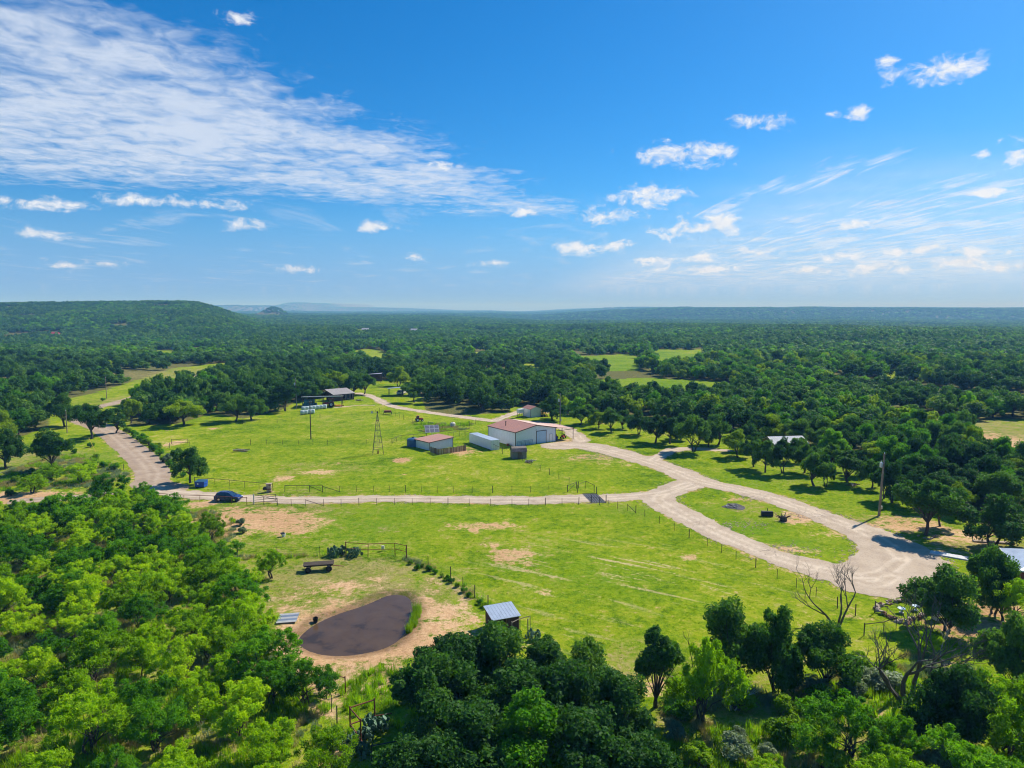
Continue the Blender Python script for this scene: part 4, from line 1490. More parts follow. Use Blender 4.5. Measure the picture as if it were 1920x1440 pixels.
mower(local(barn, 17.6, 2.2), rz + 2.0, 'red riding mower under the outer edge of the barn carport', 'red_paint')
mower(local(barn, 15.6, 2.9), rz + 2.4, 'orange riding mower under the middle of the barn carport', 'orange_paint')
q = thing('covered_machine', 'low machine under a blue tarp against the barn side wall', 'machine', local(barn, 14.4, 2.1), rz)
MB().prism([(-.6, .05), (-.5, .8), (-.1, 1.15), (.5, .9), (.7, .05)], 'y', -.7, .7).build('tarp', MATS['blue_tarp'], q, .12)
MB().box(-.66, .74, -.8, .8, .02, .10).build('skid', MATS['dark_steel'], q)
q = thing('feed_tub', 'small red tub on the ground by the barn left corner', 'tub', local(barn, -.8, 2.2), 0)
MB().lathe([(.34, 0), (.42, .5), (.38, .5), (.3, .08)], 14).build('body', MATS['brick'], q)
MB().tube([(.42, 0, .5), (.3, 0, .68), (-.3, 0, .68), (-.42, 0, .5)], .02, 5).build('handle', MATS['dark_steel'], q)

# --- low shed with plank pen
loc, rz = frame_at(805, 845.5, 42)
sh = thing('low_shed', 'low metal shed with dusty red roof beside the plank pen', 'shed', loc, rz)
W, L = 7.3, 6.3
mb = MB().prism([(0, 0), (W, 0), (W, 2.45), (0, 2.05)], 'y', 0, .1)
ribbed(mb, 0, W, 0, .05, lambda x: 2.0 + .4 * x / W, .6)
mb.build('front_wall', MATS['wall_blue_white'], sh)
MB().prism([(0, 0), (W, 0), (W, 2.45), (0, 2.05)], 'y', L - .1, L).build('back_wall', MATS['wall_white'], sh)
mb = MB().box(0, .1, .1, L - .1, 0, 2.03)
ribbed_side(mb, .1, L - .1, 0, .05, 2.0, .6)
mb.build('side_wall', MATS['wall_white'], sh)
MB().box(W - .1, W, .1, L - .1, 0, 2.43).build('side_wall', MATS['wall_white'], sh)
mb = MB()
roof_plane(mb, (-.25, -.25, 2.12), (-.25, L + .25, 2.12), (W + .25, L + .25, 2.56), (W + .25, -.25, 2.56), .06, 14)
mb.build('roof', MATS['roof_red'], sh)
mb = MB().slab([(-.25, -.3, 2.1), (W + .25, -.3, 2.54), (W + .25, -.252, 2.54), (-.25, -.252, 2.1)], .14)
mb.build('roof_trim', MATS['trim_brown'], sh)
MB().box(-.3, -.252, -.25, L + .25, 1.95, 2.09).build('roof_trim', MATS['trim_brown'], sh)
for x, y, z in ((0, 0, 2.0), (W, 0, 2.4), (0, L, 2.0)):
    MB().box(x - .06, x + .06, y - .06, y + .06, 0, z).build('corner_trim', MATS['trim_brown'], sh)

pen = thing('plank_pen', 'pen of upright weathered planks in front of the low shed', 'fence', at(822, 853.5))
pl = [MB().box(-.085, .085, -.014, .014, 0, 1.0).mesh('plank', MATS[m_]) for m_ in ('plank_grey', 'plank_brown', 'plank_pale', 'plank_brown')]
ox, oy = pen.location.x, pen.location.y
for a, b in ((at(806.5, 847.5), at(822, 853.5)), (at(822, 853.5), at(874, 845))):
    v = b - a
    n = int(v.length / .2)
    ang = math.atan2(v.y, v.x)
    for i in range(n):
        p = a.lerp(b, (i + .5) / n)
        o = link('plank', pl[rng.integers(0, 4)], pen, (p.x - ox, p.y - oy, -.05), ang + rng.normal() * .03)
        o.scale = (rng.uniform(.9, 1.05), 1, rng.uniform(1.35, 1.62))
    nrm = Vector((-v.y, v.x, 0)).normalized() * .05
    for z in (.4, 1.2):
        MB().tube([a + nrm - pen.location + Vector((0, 0, z)), b + nrm - pen.location + Vector((0, 0, z))], .04, 4).build('rail', MATS['plank_brown'], pen)

# --- long white container
loc, rz = frame_at(920.8, 844, 30)
ct = thing('storage_container', 'long white corrugated container with pale blue roof by the barn', 'container', loc, rz)
W, L, Hh = 2.44, 12.1, 2.5
n = 44
prof = [((.03 if i % 2 else 0), .05 + (L - .1) * i / n) for i in range(n + 1)]
for s, x in ((1, 0), (-1, W)):
    mb = MB()
    vs = [(x + s * a, b, z) for a, b in prof for z in (.12, Hh - .05)]
    mb.add(vs, [(2 * i, 2 * i + 2, 2 * i + 3, 2 * i + 1) for i in range(n)])
    mb.add([(x + s * .1, .05, .12), (x + s * .1, L - .05, .12), (x + s * .1, L - .05, Hh - .05), (x + s * .1, .05, Hh - .05)], [(0, 1, 2, 3)])
    mb.build('side_panel', MATS['wall_white'], ct)
MB().box(0, W, 0, .1, Hh - .12, Hh - .003).box(0, W, 0, .1, 0, .12).build('end_frame', MATS['wall_white'], ct)
for x0, x1 in ((.08, W / 2 - .01), (W / 2 + .01, W - .08)):
    dd = MB().box(x0, x1, .03, .08, .12, Hh - .12)
    for k in range(4):
        xx = x0 + (x1 - x0) * (k + .5) / 4
        dd.box(xx - .05, xx + .05, .012, .032, .2, Hh - .2)
    dd = dd.build('end_door', MATS['wall_white'], ct)
    xm = (x0 + x1) / 2
    MB().tube([(xm, -.01, .15), (xm, -.01, Hh - .15)], .02, 5).build('lock_bar', MATS['galv'], dd)
mb = MB()
roof_plane(mb, (-.02, -.01, Hh + .03), (-.02, L + .01, Hh + .03), (W + .02, L + .01, Hh + .03), (W + .02, -.01, Hh + .03), .05, 30, .02)
mb.build('roof', MATS['roof_blue_grey'], ct)
MB().box(0, W, L - .08, L, 0, Hh - .03).build('back_wall', MATS['wall_white'], ct)
MB().box(.05, W - .05, .1, L - .1, .02, .11).build('floor_frame', MATS['dark_steel'], ct)

# --- gambrel wooden shed
loc, rz = frame_at(962, 861, 14)
gs = thing('gambrel_shed', 'small weathered wooden shed with gambrel roof in front of the barn', 'shed', loc, rz)
W, L = 3.3, 2.7
prof = [(0, 0), (L, 0), (L, 1.75), (L * .8, 2.4), (L / 2, 2.75), (L * .2, 2.4), (0, 1.75)]
for x0, x1 in ((0, .06), (W - .06, W)):
    MB().prism(prof, 'x', x0, x1).build('end_wall', MATS['plank_grey'], gs)
for y0, y1 in ((0, .06), (L - .06, L)):
    w_ = MB().box(.06, W - .06, y0, y1, 0, 1.75)
    if y0 == 0:
        for k in range(1, 14):
            xx = .06 + (W - .12) * k / 14
            w_.box(xx - .012, xx + .012, -.014, 0.0, .05, 1.72)
    w_.build('side_wall', MATS['plank_grey'], gs)
for a, b in ((2, 3), (3, 4), (4, 5), (5, 6)):
    (ya, za), (yb, zb) = prof[a], prof[b]
    ex = -.14 if a == 5 else (.14 if a == 2 else 0)
    q0, q1 = (ya + (.12 if a == 2 else 0), za - (.1 if a == 2 else 0)), (yb - (.12 if b == 6 else 0), zb - (.1 if b == 6 else 0))
    MB().slab([(-.15, q0[0], q0[1] + .06), (W + .15, q0[0], q0[1] + .06), (W + .15, q1[0], q1[1] + .06), (-.15, q1[0], q1[1] + .06)], .05).build('roof_slope', MATS['ash' if a in (2, 5) else 'plank_grey'], gs)
MB().box(1.1, 2.1, -.04, -.016, .08, 1.7).build('door', MATS['plank_brown'], gs)

# --- small red roofed shed behind the barn
loc, rz = frame_at(995, 784, 33)
s3 = thing('red_roof_shed', 'small grey walled shed with red gable roof behind the barn', 'shed', loc, rz)
W, L, E, P = 4.0, 4.6, 2.7, 3.45
for y0, y1 in ((0, .1), (L - .1, L)):
    mb = MB().prism([(0, 0), (W, 0), (W, E), (W / 2, P), (0, E)], 'y', y0, y1)
    if y0 == 0:
        ribbed(mb, 0, W, 0, .05, lambda x: E - .05, .5)
    mb.build('gable_wall', MATS['wall_blue_white'], s3)
for x0 in (0, W - .1):
    MB().box(x0, x0 + .1, .1, L - .1, 0, E - .03).build('side_wall', MATS['wall_white'], s3)
for xe, s in ((-.2, 1), (W + .2, -1)):
    mb = MB()
    roof_plane(mb, (xe, -.2, E), (xe, L + .2, E), (W / 2, L + .2, P + .08), (W / 2, -.2, P + .08), .06, 10)
    mb.build('roof', MATS['roof_red'], s3)
for x in (0, W):
    MB().box(x - .05, x + .05, -.04, .06, 0, E - .05).build('corner_trim', MATS['trim_brown'], s3)
loc, _ = frame_at(976, 783, 0)
q = thing('tank_stand', 'white box tank on short stilts left of the small red roofed shed', 'tank', loc, R(33))
MB().box(-1.1, 1.1, -.7, .7, 1.5, 2.7).build('box', MATS['white_paint'], q, .06)
for x in (-.9, .9):
    for y in (-.55, .55):
        MB().box(x - .06, x + .06, y - .06, y + .06, -.1, 1.5).build('leg', MATS['plank_brown'], q)
MB().tube([(-.9, -.56, .2), (.9, -.56, 1.4)], .04, 4).build('brace', MATS['plank_brown'], q)
loc, _ = frame_at(1018, 782, 0)
q = thing('yellow_loader', 'small yellow loader parked right of the small red roofed shed', 'machine', loc, R(10))
MB().box(-.7, .7, -.55, .55, .45, 1.1).build('body', MATS['yellow_paint'], q, .06)
MB().box(-.5, .15, -.45, .45, 1.1, 2.0).build('cab', MATS['dark_steel'], q, .05)
MB().tube([(-.6, -.5, 1.4), (.9, -.5, 1.2), (1.3, -.5, .5)], .07, 5).tube([(-.6, .5, 1.4), (.9, .5, 1.2), (1.3, .5, .5)], .07, 5).build('arms', MATS['yellow_paint'], q)
MB().prism([(1.2, .1), (1.8, .1), (1.5, .35), (1.3, .7)], 'y', -.75, .75).build('bucket', MATS['yellow_paint'], q)
for x in (-.45, .45):
    for y in (-.62, .62):
        MB().lathe([(.2, -.12), (.38, -.1), (.38, .1), (.2, .12)], 12, (x, y, .38), 'y').build('wheel', MATS['black_rubber'], q)

# --- hay shelter and grey roofed shed at the end of the drive
loc, rz = frame_at(567, 765, 11)
hs = thing('hay_shelter', 'open hay shelter with a thin flat metal roof on posts', 'shelter', loc, rz)
W = 13.8
mb = MB()
roof_plane(mb, (-.3, -.2, 3.95), (W + .3, -.2, 3.95), (W + .3, 7.8, 3.05), (-.3, 7.8, 3.05), .10, 26)
mb.build('roof', MATS['roof_grey'], hs)
MB().box(-.3, W + .3, -.28, -.202, 3.74, 3.97).build('front_beam', MATS['concrete'], hs)
for i in range(5):
    x = .1 + (W - .2) * i / 4
    MB().tube([(x, 0, -.2), (x, 0, 3.8)], .11, 6).build('post', MATS['creosote'], hs)
    MB().tube([(x, 7.5, -.2), (x, 7.5, 2.95)], .11, 6).build('post', MATS['creosote'], hs)
loc, rz = frame_at(626, 753, 42)
s2 = thing('grey_roof_shed', 'dark wooden shed with pale grey slanting metal roof at the drive end', 'shed', loc, rz)
W, L = 8.6, 6.0
mb = MB()
roof_plane(mb, (-.4, -.5, 2.65), (W + .4, -.5, 2.65), (W + .4, L + .4, 4.15), (-.4, L + .4, 4.15), .09, 14)
mb.build('roof', MATS['roof_taupe'], s2)
MB().box(0, W, L - .1, L, 0, 3.9).build('back_wall', MATS['barn_wood'], s2)
for x in (0, W - .1):
    MB().prism([(.1, 0), (L - .1, 0), (L - .1, 3.9), (.1, 2.6)], 'x', x, x + .1).build('side_wall', MATS['barn_wood'], s2)
for x0, x1 in ((0, 3.2), (5.0, 5.5), (6.6, 7.1), (8.1, 8.6)):
    MB().box(x0, x1, 0, .1, 0, 2.6).build('front_wall', MATS['barn_wood'], s2)
for x in (3.3, 4.9, 5.6, 6.5, 7.2, 8.0):
    MB().box(x - .08, x + .08, -.06, .1, 0, 2.62).build('front_post', MATS['plank_grey'], s2)
MB().box(3.4, 8.0, .02, .08, .55, .75).build('rail', MATS['plank_grey'], s2)


def bale(px, py, mtl, label, grp, z=0.0, rot=11, r=.75):
    p = at(px, py)
    o = MB().lathe([(r * .72, -.62), (r * .93, -.60), (r, -.5), (r * 1.015, 0), (r, .5), (r * .93, .60), (r * .72, .62)], 18, (0, 0, r * .97), 'x').build('round_bale', MATS[mtl], None)
    for f in o.data.polygons:
        f.use_smooth = len(f.vertices) == 4
    o.location = (p.x, p.y, h1(p.x, p.y) + z)
    o.rotation_euler = (rng.normal() * .02, 0, R(rot) + rng.normal() * .06)
    tag(o, label, 'bale', grp)


nth = ['first', 'second', 'third', 'fourth', 'fifth', 'sixth', 'seventh']
for i in range(7):
    bale(569 + i * 6.7, 770.5 - i * .75, 'bale_wrap', f'pale wrapped round bale, {nth[i]} from the left in the long back row', 'pale bales in front of the shelter')
for i in range(4):
    bale(567 + i * 6.6, 777.5 - i * .7, 'bale_wrap', f'pale wrapped round bale, {nth[i]} from the left in the short front row', 'pale bales in front of the shelter')
for i in range(4):
    bale(570.5 + i * 6.8, 764.5 - i * .6, 'teal_wrap', f'teal wrapped round bale, {nth[i]} from the left in the lower tier under the shelter', 'teal bales under the shelter')
for i in range(3):
    bale(573.5 + i * 6.8, 764.2 - i * .6, 'teal_wrap', f'teal wrapped round bale, {nth[i]} from the left in the upper tier under the shelter', 'teal bales under the shelter', 1.3)


def tractor(px, py, rot, label, scale=1.0):
    p = at(px, py)
    q = thing('tractor', label, 'tractor', (p.x, p.y, h1(p.x, p.y)), R(rot))
    q.scale = (scale,) * 3
    MB().prism([(.2, .75), (2.0, .75), (2.05, 1.35), (.2, 1.55)], 'y', -.38, .38).build('hood', MATS['red_paint'], q, .05)
    MB().box(-1.0, .3, -.42, .42, .55, 1.1).build('chassis', MATS['dark_steel'], q)
    MB().prism([(-1.05, 1.1), (.2, 1.1), (.1, 2.45), (-.95, 2.45)], 'y', -.62, .62).build('cab', MATS['car_glass'], q, .03)
    MB().box(-1.15, .3, -.72, .72, 2.45, 2.6).build('cab_roof', MATS['red_paint'], q, .05)
    for y in (-.82, .82):
        w_ = MB().lathe([(.45, -.22), (.78, -.2), (.82, 0), (.78, .2), (.45, .22)], 18, (-.6, y, .8), 'y').build('rear_wheel', MATS['black_rubber'], q)
        MB().lathe([(.1, -.235), (.44, -.225), (.44, .225), (.1, .235)], 12, (-.6, y, .8), 'y').build('rim', MATS['white_paint'], w_)
        MB().prism([(-1.35, 1.45), (-1.1, 1.68), (-.2, 1.68), (.1, 1.35), (.05, 1.3), (-.25, 1.58), (-1.05, 1.58)], 'y', y - .25, y + .25).build('fender', MATS['red_paint'], q)
        w_ = MB().lathe([(.28, -.15), (.48, -.13), (.5, 0), (.48, .13), (.28, .15)], 14, (1.55, y * .9, .5), 'y').build('front_wheel', MATS['black_rubber'], q)
        MB().lathe([(.05, -.16), (.26, -.155), (.26, .155), (.05, .16)], 10, (1.55, y * .9, .5), 'y').build('rim', MATS['white_paint'], w_)
    MB().tube([(1.2, .28, 1.4), (1.2, .28, 2.2)], .045, 6).build('exhaust', MATS['dark_steel'], q)
    return q


tractor(618, 762.5, 192, 'large red tractor with cab at the right end of the hay shelter', 1.15)
p = at(635, 761.5)
q = thing('rotary_cutter', 'flat orange implement on the gravel behind the red tractor', 'implement', (p.x, p.y, h1(p.x, p.y)), R(15))
MB().box(-1.3, 1.3, -.8, .8, .25, .45).build('deck', MATS['orange_paint'], q, .04)
MB().tube([(-1.2, 0, .5), (-2.2, 0, .7)], .06, 5).tube([(-1.0, -.5, .5), (-2.2, 0, .7)], .05, 5).tube([(-1.0, .5, .5), (-2.2, 0, .7)], .05, 5).build('hitch', MATS['orange_paint'], q)
MB().lathe([(.1, -.08), (.25, -.08), (.25, .08), (.1, .08)], 10, (1.55, 0, .25), 'y').build('tail_wheel', MATS['black_rubber'], q)

# --- metal carport beyond the drive, and a roof deeper in the trees
loc, rz = frame_at(729, 743, 6)
cp = thing('metal_carport', 'open carport with a thin blue grey metal roof beyond the drive bend', 'carport', loc, rz)
W = 8.4
mb = MB()
roof_plane(mb, (-.6, -.3, 3.2), (W, -.3, 3.75), (W, 6.2, 3.45), (-.6, 6.2, 2.7), .09, 14)
mb.build('roof', MATS['roof_blue_grey'], cp)
for x, y, z in ((0, 0, 3.1), (W - .5, 0, 3.55), (0, 5.8, 2.7), (W - .5, 5.8, 3.3)):
    MB().box(x - .08, x + .08, y - .08, y + .08, -.1, z).build('post', MATS['dark_steel'], cp)
MB().box(W - 3.2, W - 2.6, 2.0, 2.4, 0, 3.4).build('centre_post', MATS['dark_steel'], cp)
loc, rz = frame_at(681, 718, 4)
fp = thing('pole_barn', 'distant pole barn roof among the trees above the grey roofed shed', 'barn', loc, rz)
mb = MB()
roof_plane(mb, (0, 0, 3.9), (8.5, 0, 4.3), (8.5, 6, 4.2), (0, 6, 3.4), .09, 12)
mb.build('roof', MATS['roof_grey'], fp)
for x, y in ((.2, .2), (8.3, .2), (.2, 5.8), (8.3, 5.8)):
    MB().box(x - .1, x + .1, y - .1, y + .1, -.1, 3.5).build('post', MATS['creosote'], fp)
MB().box(.3, 8.2, 5.7, 5.78, 0, 3.3).build('back_wall', MATS['barn_wood'], fp)


def sedan(name, label, loc_, rot, mtl, Lc=4.7, Wc=1.86, Hc=1.66, suv=True):
    q = thing(name, label, 'car', loc_, rot)
    hw = Wc / 2
    x = [-Lc / 2, -Lc / 2 + .15, -1.9, -1.2, .0, .75, 1.15, 2.0, Lc / 2 - .06, Lc / 2]
    low = [(-Lc / 2, .38), (-Lc / 2 + .02, .92), (-Lc / 2 + .2, 1.02), (-1.0, 1.04), (.95, 1.02), (1.95, .90), (Lc / 2 - .1, .72), (Lc / 2, .5), (Lc / 2 - .03, .28), (-Lc / 2 + .1, .26)]
    MB().prism(low, 'y', -hw, hw).build('body', MATS[mtl], q, .09)
    cabin = [(-2.15, 1.0), (-1.75, Hc - .12), (-1.3, Hc - .02), (-.1, Hc), (.35, Hc - .1), (1.22, 1.0)]
    n = len(cabin)
    mb = MB()
    vs = []
    for s in (-1, 1):
        for cx_, cz_ in cabin:
            ins = .06 + .2 * (cz_ - 1.0) / (Hc - 1.0)
            vs.append((cx_, s * (hw - ins), cz_))
    mb.add(vs, [tuple(range(n))[::-1], tuple(range(n, 2 * n))] + [(i, (i + 1) % n, n + (i + 1) % n, n + i) for i in range(n)])
    mb.build('greenhouse', MATS['car_glass'], q, .05)
    mb = MB().slab([(-1.78, -hw + .27, Hc - .06), (.34, -hw + .27, Hc - .04), (.34, hw - .27, Hc - .04), (-1.78, hw - .27, Hc - .06)], .05)
    mb.slab([(-1.35, -hw + .31, Hc + .03), (-.05, -hw + .31, Hc + .035), (-.05, hw - .31, Hc + .035), (-1.35, hw - .31, Hc + .03)], .08)
    mb.build('roof_panel', MATS[mtl], q, .03)
    for s in (-1, 1):
        mb = MB()
        for (xa, za), (xb, zb) in (((1.2, 1.02), (.34, Hc - .07)), ((-.35, 1.02), (-.38, Hc - .03)), ((-1.35, 1.02), (-1.28, Hc - .05)), ((-2.12, 1.02), (-1.76, Hc - .12))):
            ia, ib = .05, .06 + .2 * (zb - 1) / (Hc - 1) - .01
            mb.tube([(xa, s * (hw - ia), za), (xb, s * (hw - ib), zb)], .045, 5)
        mb.build('pillars', MATS[mtl], q)
        MB().box(.85, 1.0, min(s * hw, s * (hw + .16)), max(s * hw, s * (hw + .16)), 1.0, 1.14).build('mirror', MATS[mtl], q, .03)
        for xw in (-1.4, 1.42):
            w_ = MB().lathe([(.2, -.12), (.33, -.115), (.35, -.08), (.35, .08), (.33, .115), (.2, .12)], 18, (xw, s * (hw - .09), .35), 'y').build('wheel', MATS['black_rubber'], q)
            MB().lathe([(.04, -.13), (.21, -.127), (.21, .127), (.04, .13)], 12, (xw, s * (hw - .09), .35), 'y').build('rim', MATS['chrome'], w_)
        MB().box(Lc / 2 - .2, Lc / 2 - .02, min(s * (hw - .45), s * (hw - .08)), max(s * (hw - .45), s * (hw - .08)), .66, .78).build('headlight', MATS['lamp_lens'], q, .02)
        MB().box(-Lc / 2 - .012, -Lc / 2 + .06, min(s * (hw - .3), s * (hw - .06)), max(s * (hw - .3), s * (hw - .06)), .78, .96).build('tail_light', MATS['tail_red'], q, .02)
    MB().box(Lc / 2 - .03, Lc / 2 + .012, -.5, .5, .42, .58).build('grille', MATS['dark_steel'], q)
    return q


p = at(428.5, 938.5)
sedan('parked_car', 'dark blue crossover car parked on the drive by the pipe fence', (p.x, p.y, h1(p.x, p.y) + .03), R(-3), 'car_blue')
p = at(752, 740)
sedan('parked_truck', 'pale vehicle standing in the shade of the metal carport', (p.x, p.y + 1.0, h1(p.x, p.y)), R(70), 'white_paint', 4.9, 1.9, 1.75)

# --- the house at the right edge with its walk, and a pale roof in the trees
loc, rz = (62.90, 84.81, 0.0), R(-23.2)
ho = thing('brick_house', 'brick house with pale grey metal hip roof at the right edge', 'house', loc, rz)
W, L, E, P = 24.0, 9.0, 2.7, 4.6
MB().box(.6, W - .6, .6, .8, 0, E).build('front_wall', MATS['brick'], ho)
MB().box(.6, W - .6, L - .8, L - .6, 0, E).build('back_wall', MATS['brick'], ho)
for x in (.6, W - .8):
    MB().box(x, x + .2, .8, L - .8, 0, E).build('end_wall', MATS['brick'], ho)
rdg = [(6.0, L / 2, P), (W - 6.0, L / 2, P)]
c4 = [(0, 0, E), (W, 0, E), (W, L, E), (0, L, E)]
for name, pts in (('front', [c4[0], c4[1], rdg[1], rdg[0]]), ('back', [c4[2], c4[3], rdg[0], rdg[1]])):
    mb = MB()
    mb.slab(pts, .1)
    mb.build('roof_slope', MATS['roof_blue_grey'], ho)
for pts in ([c4[3], c4[0], rdg[0]], [c4[1], c4[2], rdg[1]]):
    q0 = [tuple(p) for p in pts]
    MB().add(q0 + [(a, b, c - .1) for a, b, c in q0], [(0, 1, 2), (5, 4, 3), (0, 3, 4, 1), (1, 4, 5, 2), (2, 5, 3, 0)]).build('roof_slope', MATS['roof_blue_grey'], ho)
MB().box(-.06, -.002, 0, L, E - .16, E + .02).build('fascia', MATS['white_paint'], ho)
MB().box(0, W, -.06, -.002, E - .16, E + .02).build('fascia', MATS['white_paint'], ho)
wn = MB().box(2.0, 3.4, .56, .6, 1.0, 2.1).build('window', MATS['white_paint'], ho)
MB().box(2.1, 3.3, .54, .56, 1.1, 2.0).build('pane', MATS['car_glass'], wn)
a, b = at(1744, 1037), at(1905, 1066)
v = b - a
nrm = Vector((-v.y, v.x, 0)).normalized() * .75
n = 9
walk = thing('concrete_walk', 'pale concrete walk from the turning loop to the house', 'walk', a)
walk['kind'] = 'structure'
for i in range(n):
    p0, p1 = a.lerp(b, i / n), a.lerp(b, (i + .985) / n)
    q = [p0 - nrm - a, p1 - nrm - a, p1 + nrm - a, p0 + nrm - a]
    MB().slab([(c.x, c.y, .24) for c in q], .5).build('slab', MATS['concrete'], walk)
a, b = at(1825, 1016), at(1900, 1020)
o = MB().slab([(a.x, a.y - .35, .25), (b.x, b.y - .35, .25), (b.x, b.y + .35, .25), (a.x, a.y + .35, .25)], .5).build('low_wall', MATS['stone_pale'])
tag(o, 'low pale kerb wall behind the large dark oak by the house', 'wall')
loc, rz = frame_at(1452, 852, 8)
cb = thing('cabin', 'pale metal roofed cabin half hidden in the trees right of the drive', 'cabin', loc, rz)
W, L, E, P = 8.4, 6.0, 2.6, 3.9
for y in (0, L - .12):
    MB().box(0, W, y, y + .12, 0, E).build('long_wall', MATS['plank_grey'], cb)
for x in (0, W - .12):
    MB().prism([(.12, 0), (L - .12, 0), (L - .12, E), (L / 2, P - .1), (.12, E)], 'x', x, x + .12).build('gable_wall', MATS['plank_grey'], cb)
for ye in (-.4, L + .4):
    mb = MB()
    roof_plane(mb, (-.4, ye, E), (W + .4, ye, E), (W + .4, L / 2, P), (-.4, L / 2, P), .08, 16)
    mb.build('roof', MATS['concrete'], cb)
MB().box(3.6, 4.5, -.05, -.003, .05, 2.1).build('door', MATS['barn_wood'], cb)
for px, py, d, lab in ((100, 633, 14, 'tiny red and white farmhouse on the far left slope'), (776, 624, 30, 'tiny white buildings in a far clearing left of centre, right one'), (684, 625, 30, 'tiny white building in a far clearing left of centre, left one'), (1580, 611, 30, 'tiny white building on the far right slope')):
    p = at(px, py)
    hh = h1(p.x, p.y)
    k = p.y / 1600
    f = thing('farmhouse', lab, 'house', (p.x, p.y, hh + (4 if k > 1 else 3)), 0)
    MB().box(-7 * k, 7 * k, 0, 8, -6, 2.8).build('wall', MATS['white_paint'], f)
    MB().prism([(-.5, 2.8), (8.5, 2.8), (4, 4.8)], 'x', -7.5 * k, 7.5 * k).build('roof', MATS['red_paint' if px == 100 else 'roof_grey'], f)

# ------------------------------------------------------------------ yard and field objects
# --- windmill tower
p = at(709, 850)
wt = thing('windmill_tower', 'tall steel lattice windmill tower without a wheel in the pasture', 'tower', (p.x, p.y, h1(p.x, p.y)), R(12))


def tw(z):
    return 1.3 - 1.17 * z / 9.6


for sx, sy in ((-1, -1), (1, -1), (1, 1), (-1, 1)):
    MB().tube([(sx * tw(-.2), sy * tw(-.2), -.2), (sx * tw(9.6), sy * tw(9.6), 9.6)], .055, 5).build('leg', MATS['wire'], wt)
lev = [1.3, 2.9, 4.4, 5.8, 7.0, 8.1, 9.0]
for i, z in enumerate(lev):
    mb = MB()
    w_ = tw(z)
    c4 = [(-w_, -w_, z), (w_, -w_, z), (w_, w_, z), (-w_, w_, z)]
    for k in range(4):
        mb.tube([c4[k], c4[(k + 1) % 4]], .03, 4)
        if i:
            z0 = lev[i - 1]
            w0 = tw(z0)
            d4 = [(-w0, -w0, z0), (w0, -w0, z0), (w0, w0, z0), (-w0, w0, z0)]
            mb.tube([d4[k], c4[(k + 1) % 4]], .017, 3)
            mb.tube([d4[(k + 1) % 4], c4[k]], .017, 3)
    mb.build('brace_ring', MATS['wire'], wt)
MB().box(-.35, .35, -.35, .35, 8.2, 8.26).build('platform', MATS['plank_brown'], wt)
MB().tube([(0, 0, 9.0), (0, 0, 10.5)], .07, 6).build('mast', MATS['dark_steel'], wt)
MB().box(-.16, .22, -.12, .12, 10.0, 10.4).build('gear_box', MATS['dark_steel'], wt)
MB().tube([(-.1, 0, 10.25), (-1.0, 0, 10.25)], .025, 4).prism([(-1.0, 10.05), (-1.5, 9.95), (-1.5, 10.55), (-1.0, 10.45)], 'y', -.015, .015).build('tail_vane', MATS['galv'], wt)
MB().tube([(0, 0, -.2), (0, 0, 9.2)], .022, 4).build('pump_rod', MATS['wire'], wt)
MB().lathe([(.16, 0), (.16, .7), (.1, .75), (.06, 1.1)], 8).build('well_head', MATS['rust_pipe'], wt)


# --- utility poles
def pole(px, py, top, label, r=.15, arm=0, transformer=False, mtl='creosote', lean=0.0, insul=True):
    p_ = at(px, py)
    h = height_at(px, top, p_.y)
    q = thing('utility_pole', label, 'pole', (p_.x, p_.y, h1(p_.x, p_.y)), R(8))
    MB().tube([(0, 0, -.4), (lean * .5, 0, h * .5), (lean, 0, h)], [r * 1.15, r, r * .78], 8).build('shaft', MATS[mtl], q)
    if arm:
        MB().box(lean - arm, lean + arm, -.2, -.1, h - .75, h - .62).build('crossarm', MATS[mtl], q)
        for x in (-arm + .1, 0, arm - .1):
            MB().lathe([(.03, 0), (.05, .06), (.06, .12), (.03, .2)], 8, (lean + x, -.15, h - .62)).build('insulator', MATS['white_paint'], q)
    else:
        MB().lathe([(.03, 0), (.06, .08), (.07, .16), (.03, .26)], 8, (lean, 0, h)).build('insulator', MATS['white_paint'], q)
    if transformer:
        t_ = MB().lathe([(.16, 0), (.24, .04), (.24, .8), (.2, .88), (.05, .92)], 12, (lean * .8 - r - .28, -.05, h - 2.3)).build('transformer', MATS['silver_tank'], q)
        MB().tube([(lean * .8 - r - .28, -.05, h - 1.4), (lean * .8 - r - .28, -.05, h - 1.15)], .05, 6).build('bushing', MATS['concrete'], t_)
        MB().box(lean * .8 - r - .25, lean * .8, -.1, 0, h - 1.7, h - 1.6).build('bracket', MATS['galv'], q)
        MB().tube([(r + .02, -.05, 1.2), (r * .8 + lean * .6, -.05, h - 2.0)], .035, 5).build('conduit', MATS['galv'], q)
        MB().box(r * .5, r * 1.2 + .2, -.25, -.05, 1.2, 1.75).build('meter_box', MATS['galv'], q)
    return q


pole(583, 823, 749, 'dark utility pole standing in the pasture in front of the hay shelter', .14, arm=.55)
pole(1648, 966, 850, 'tall pale wooden pole with grey transformer beside the turning loop', .19, transformer=True, mtl='pole_wood', lean=.4)
pole(1050, 797, 740, 'wooden pole with a transformer behind the barn carport', .15, transformer=True, mtl='pole_wood')
pole(126, 812, 770, 'short utility pole in front of the dark oak left of the brown road', .13, mtl='pole_wood')
pole(200, 748, 708, 'thin utility pole beside the far stretch of the brown road', .13, mtl='pole_wood')
pole(228, 708, 684, 'faint utility pole far up the left woods', .13, mtl='pole_wood')
pole(556, 768, 711, 'grey pole with a white box left of the hay shelter', .12, transformer=True, mtl='pole_wood')
a = at(179, 846)
o = MB().tube([(0, 0, 0), (-2.2, 1.2, 3.2)], .05, 6).build('guy_marker', MATS['yellow_paint'])
o.location = (a.x, a.y, h1(a.x, a.y))
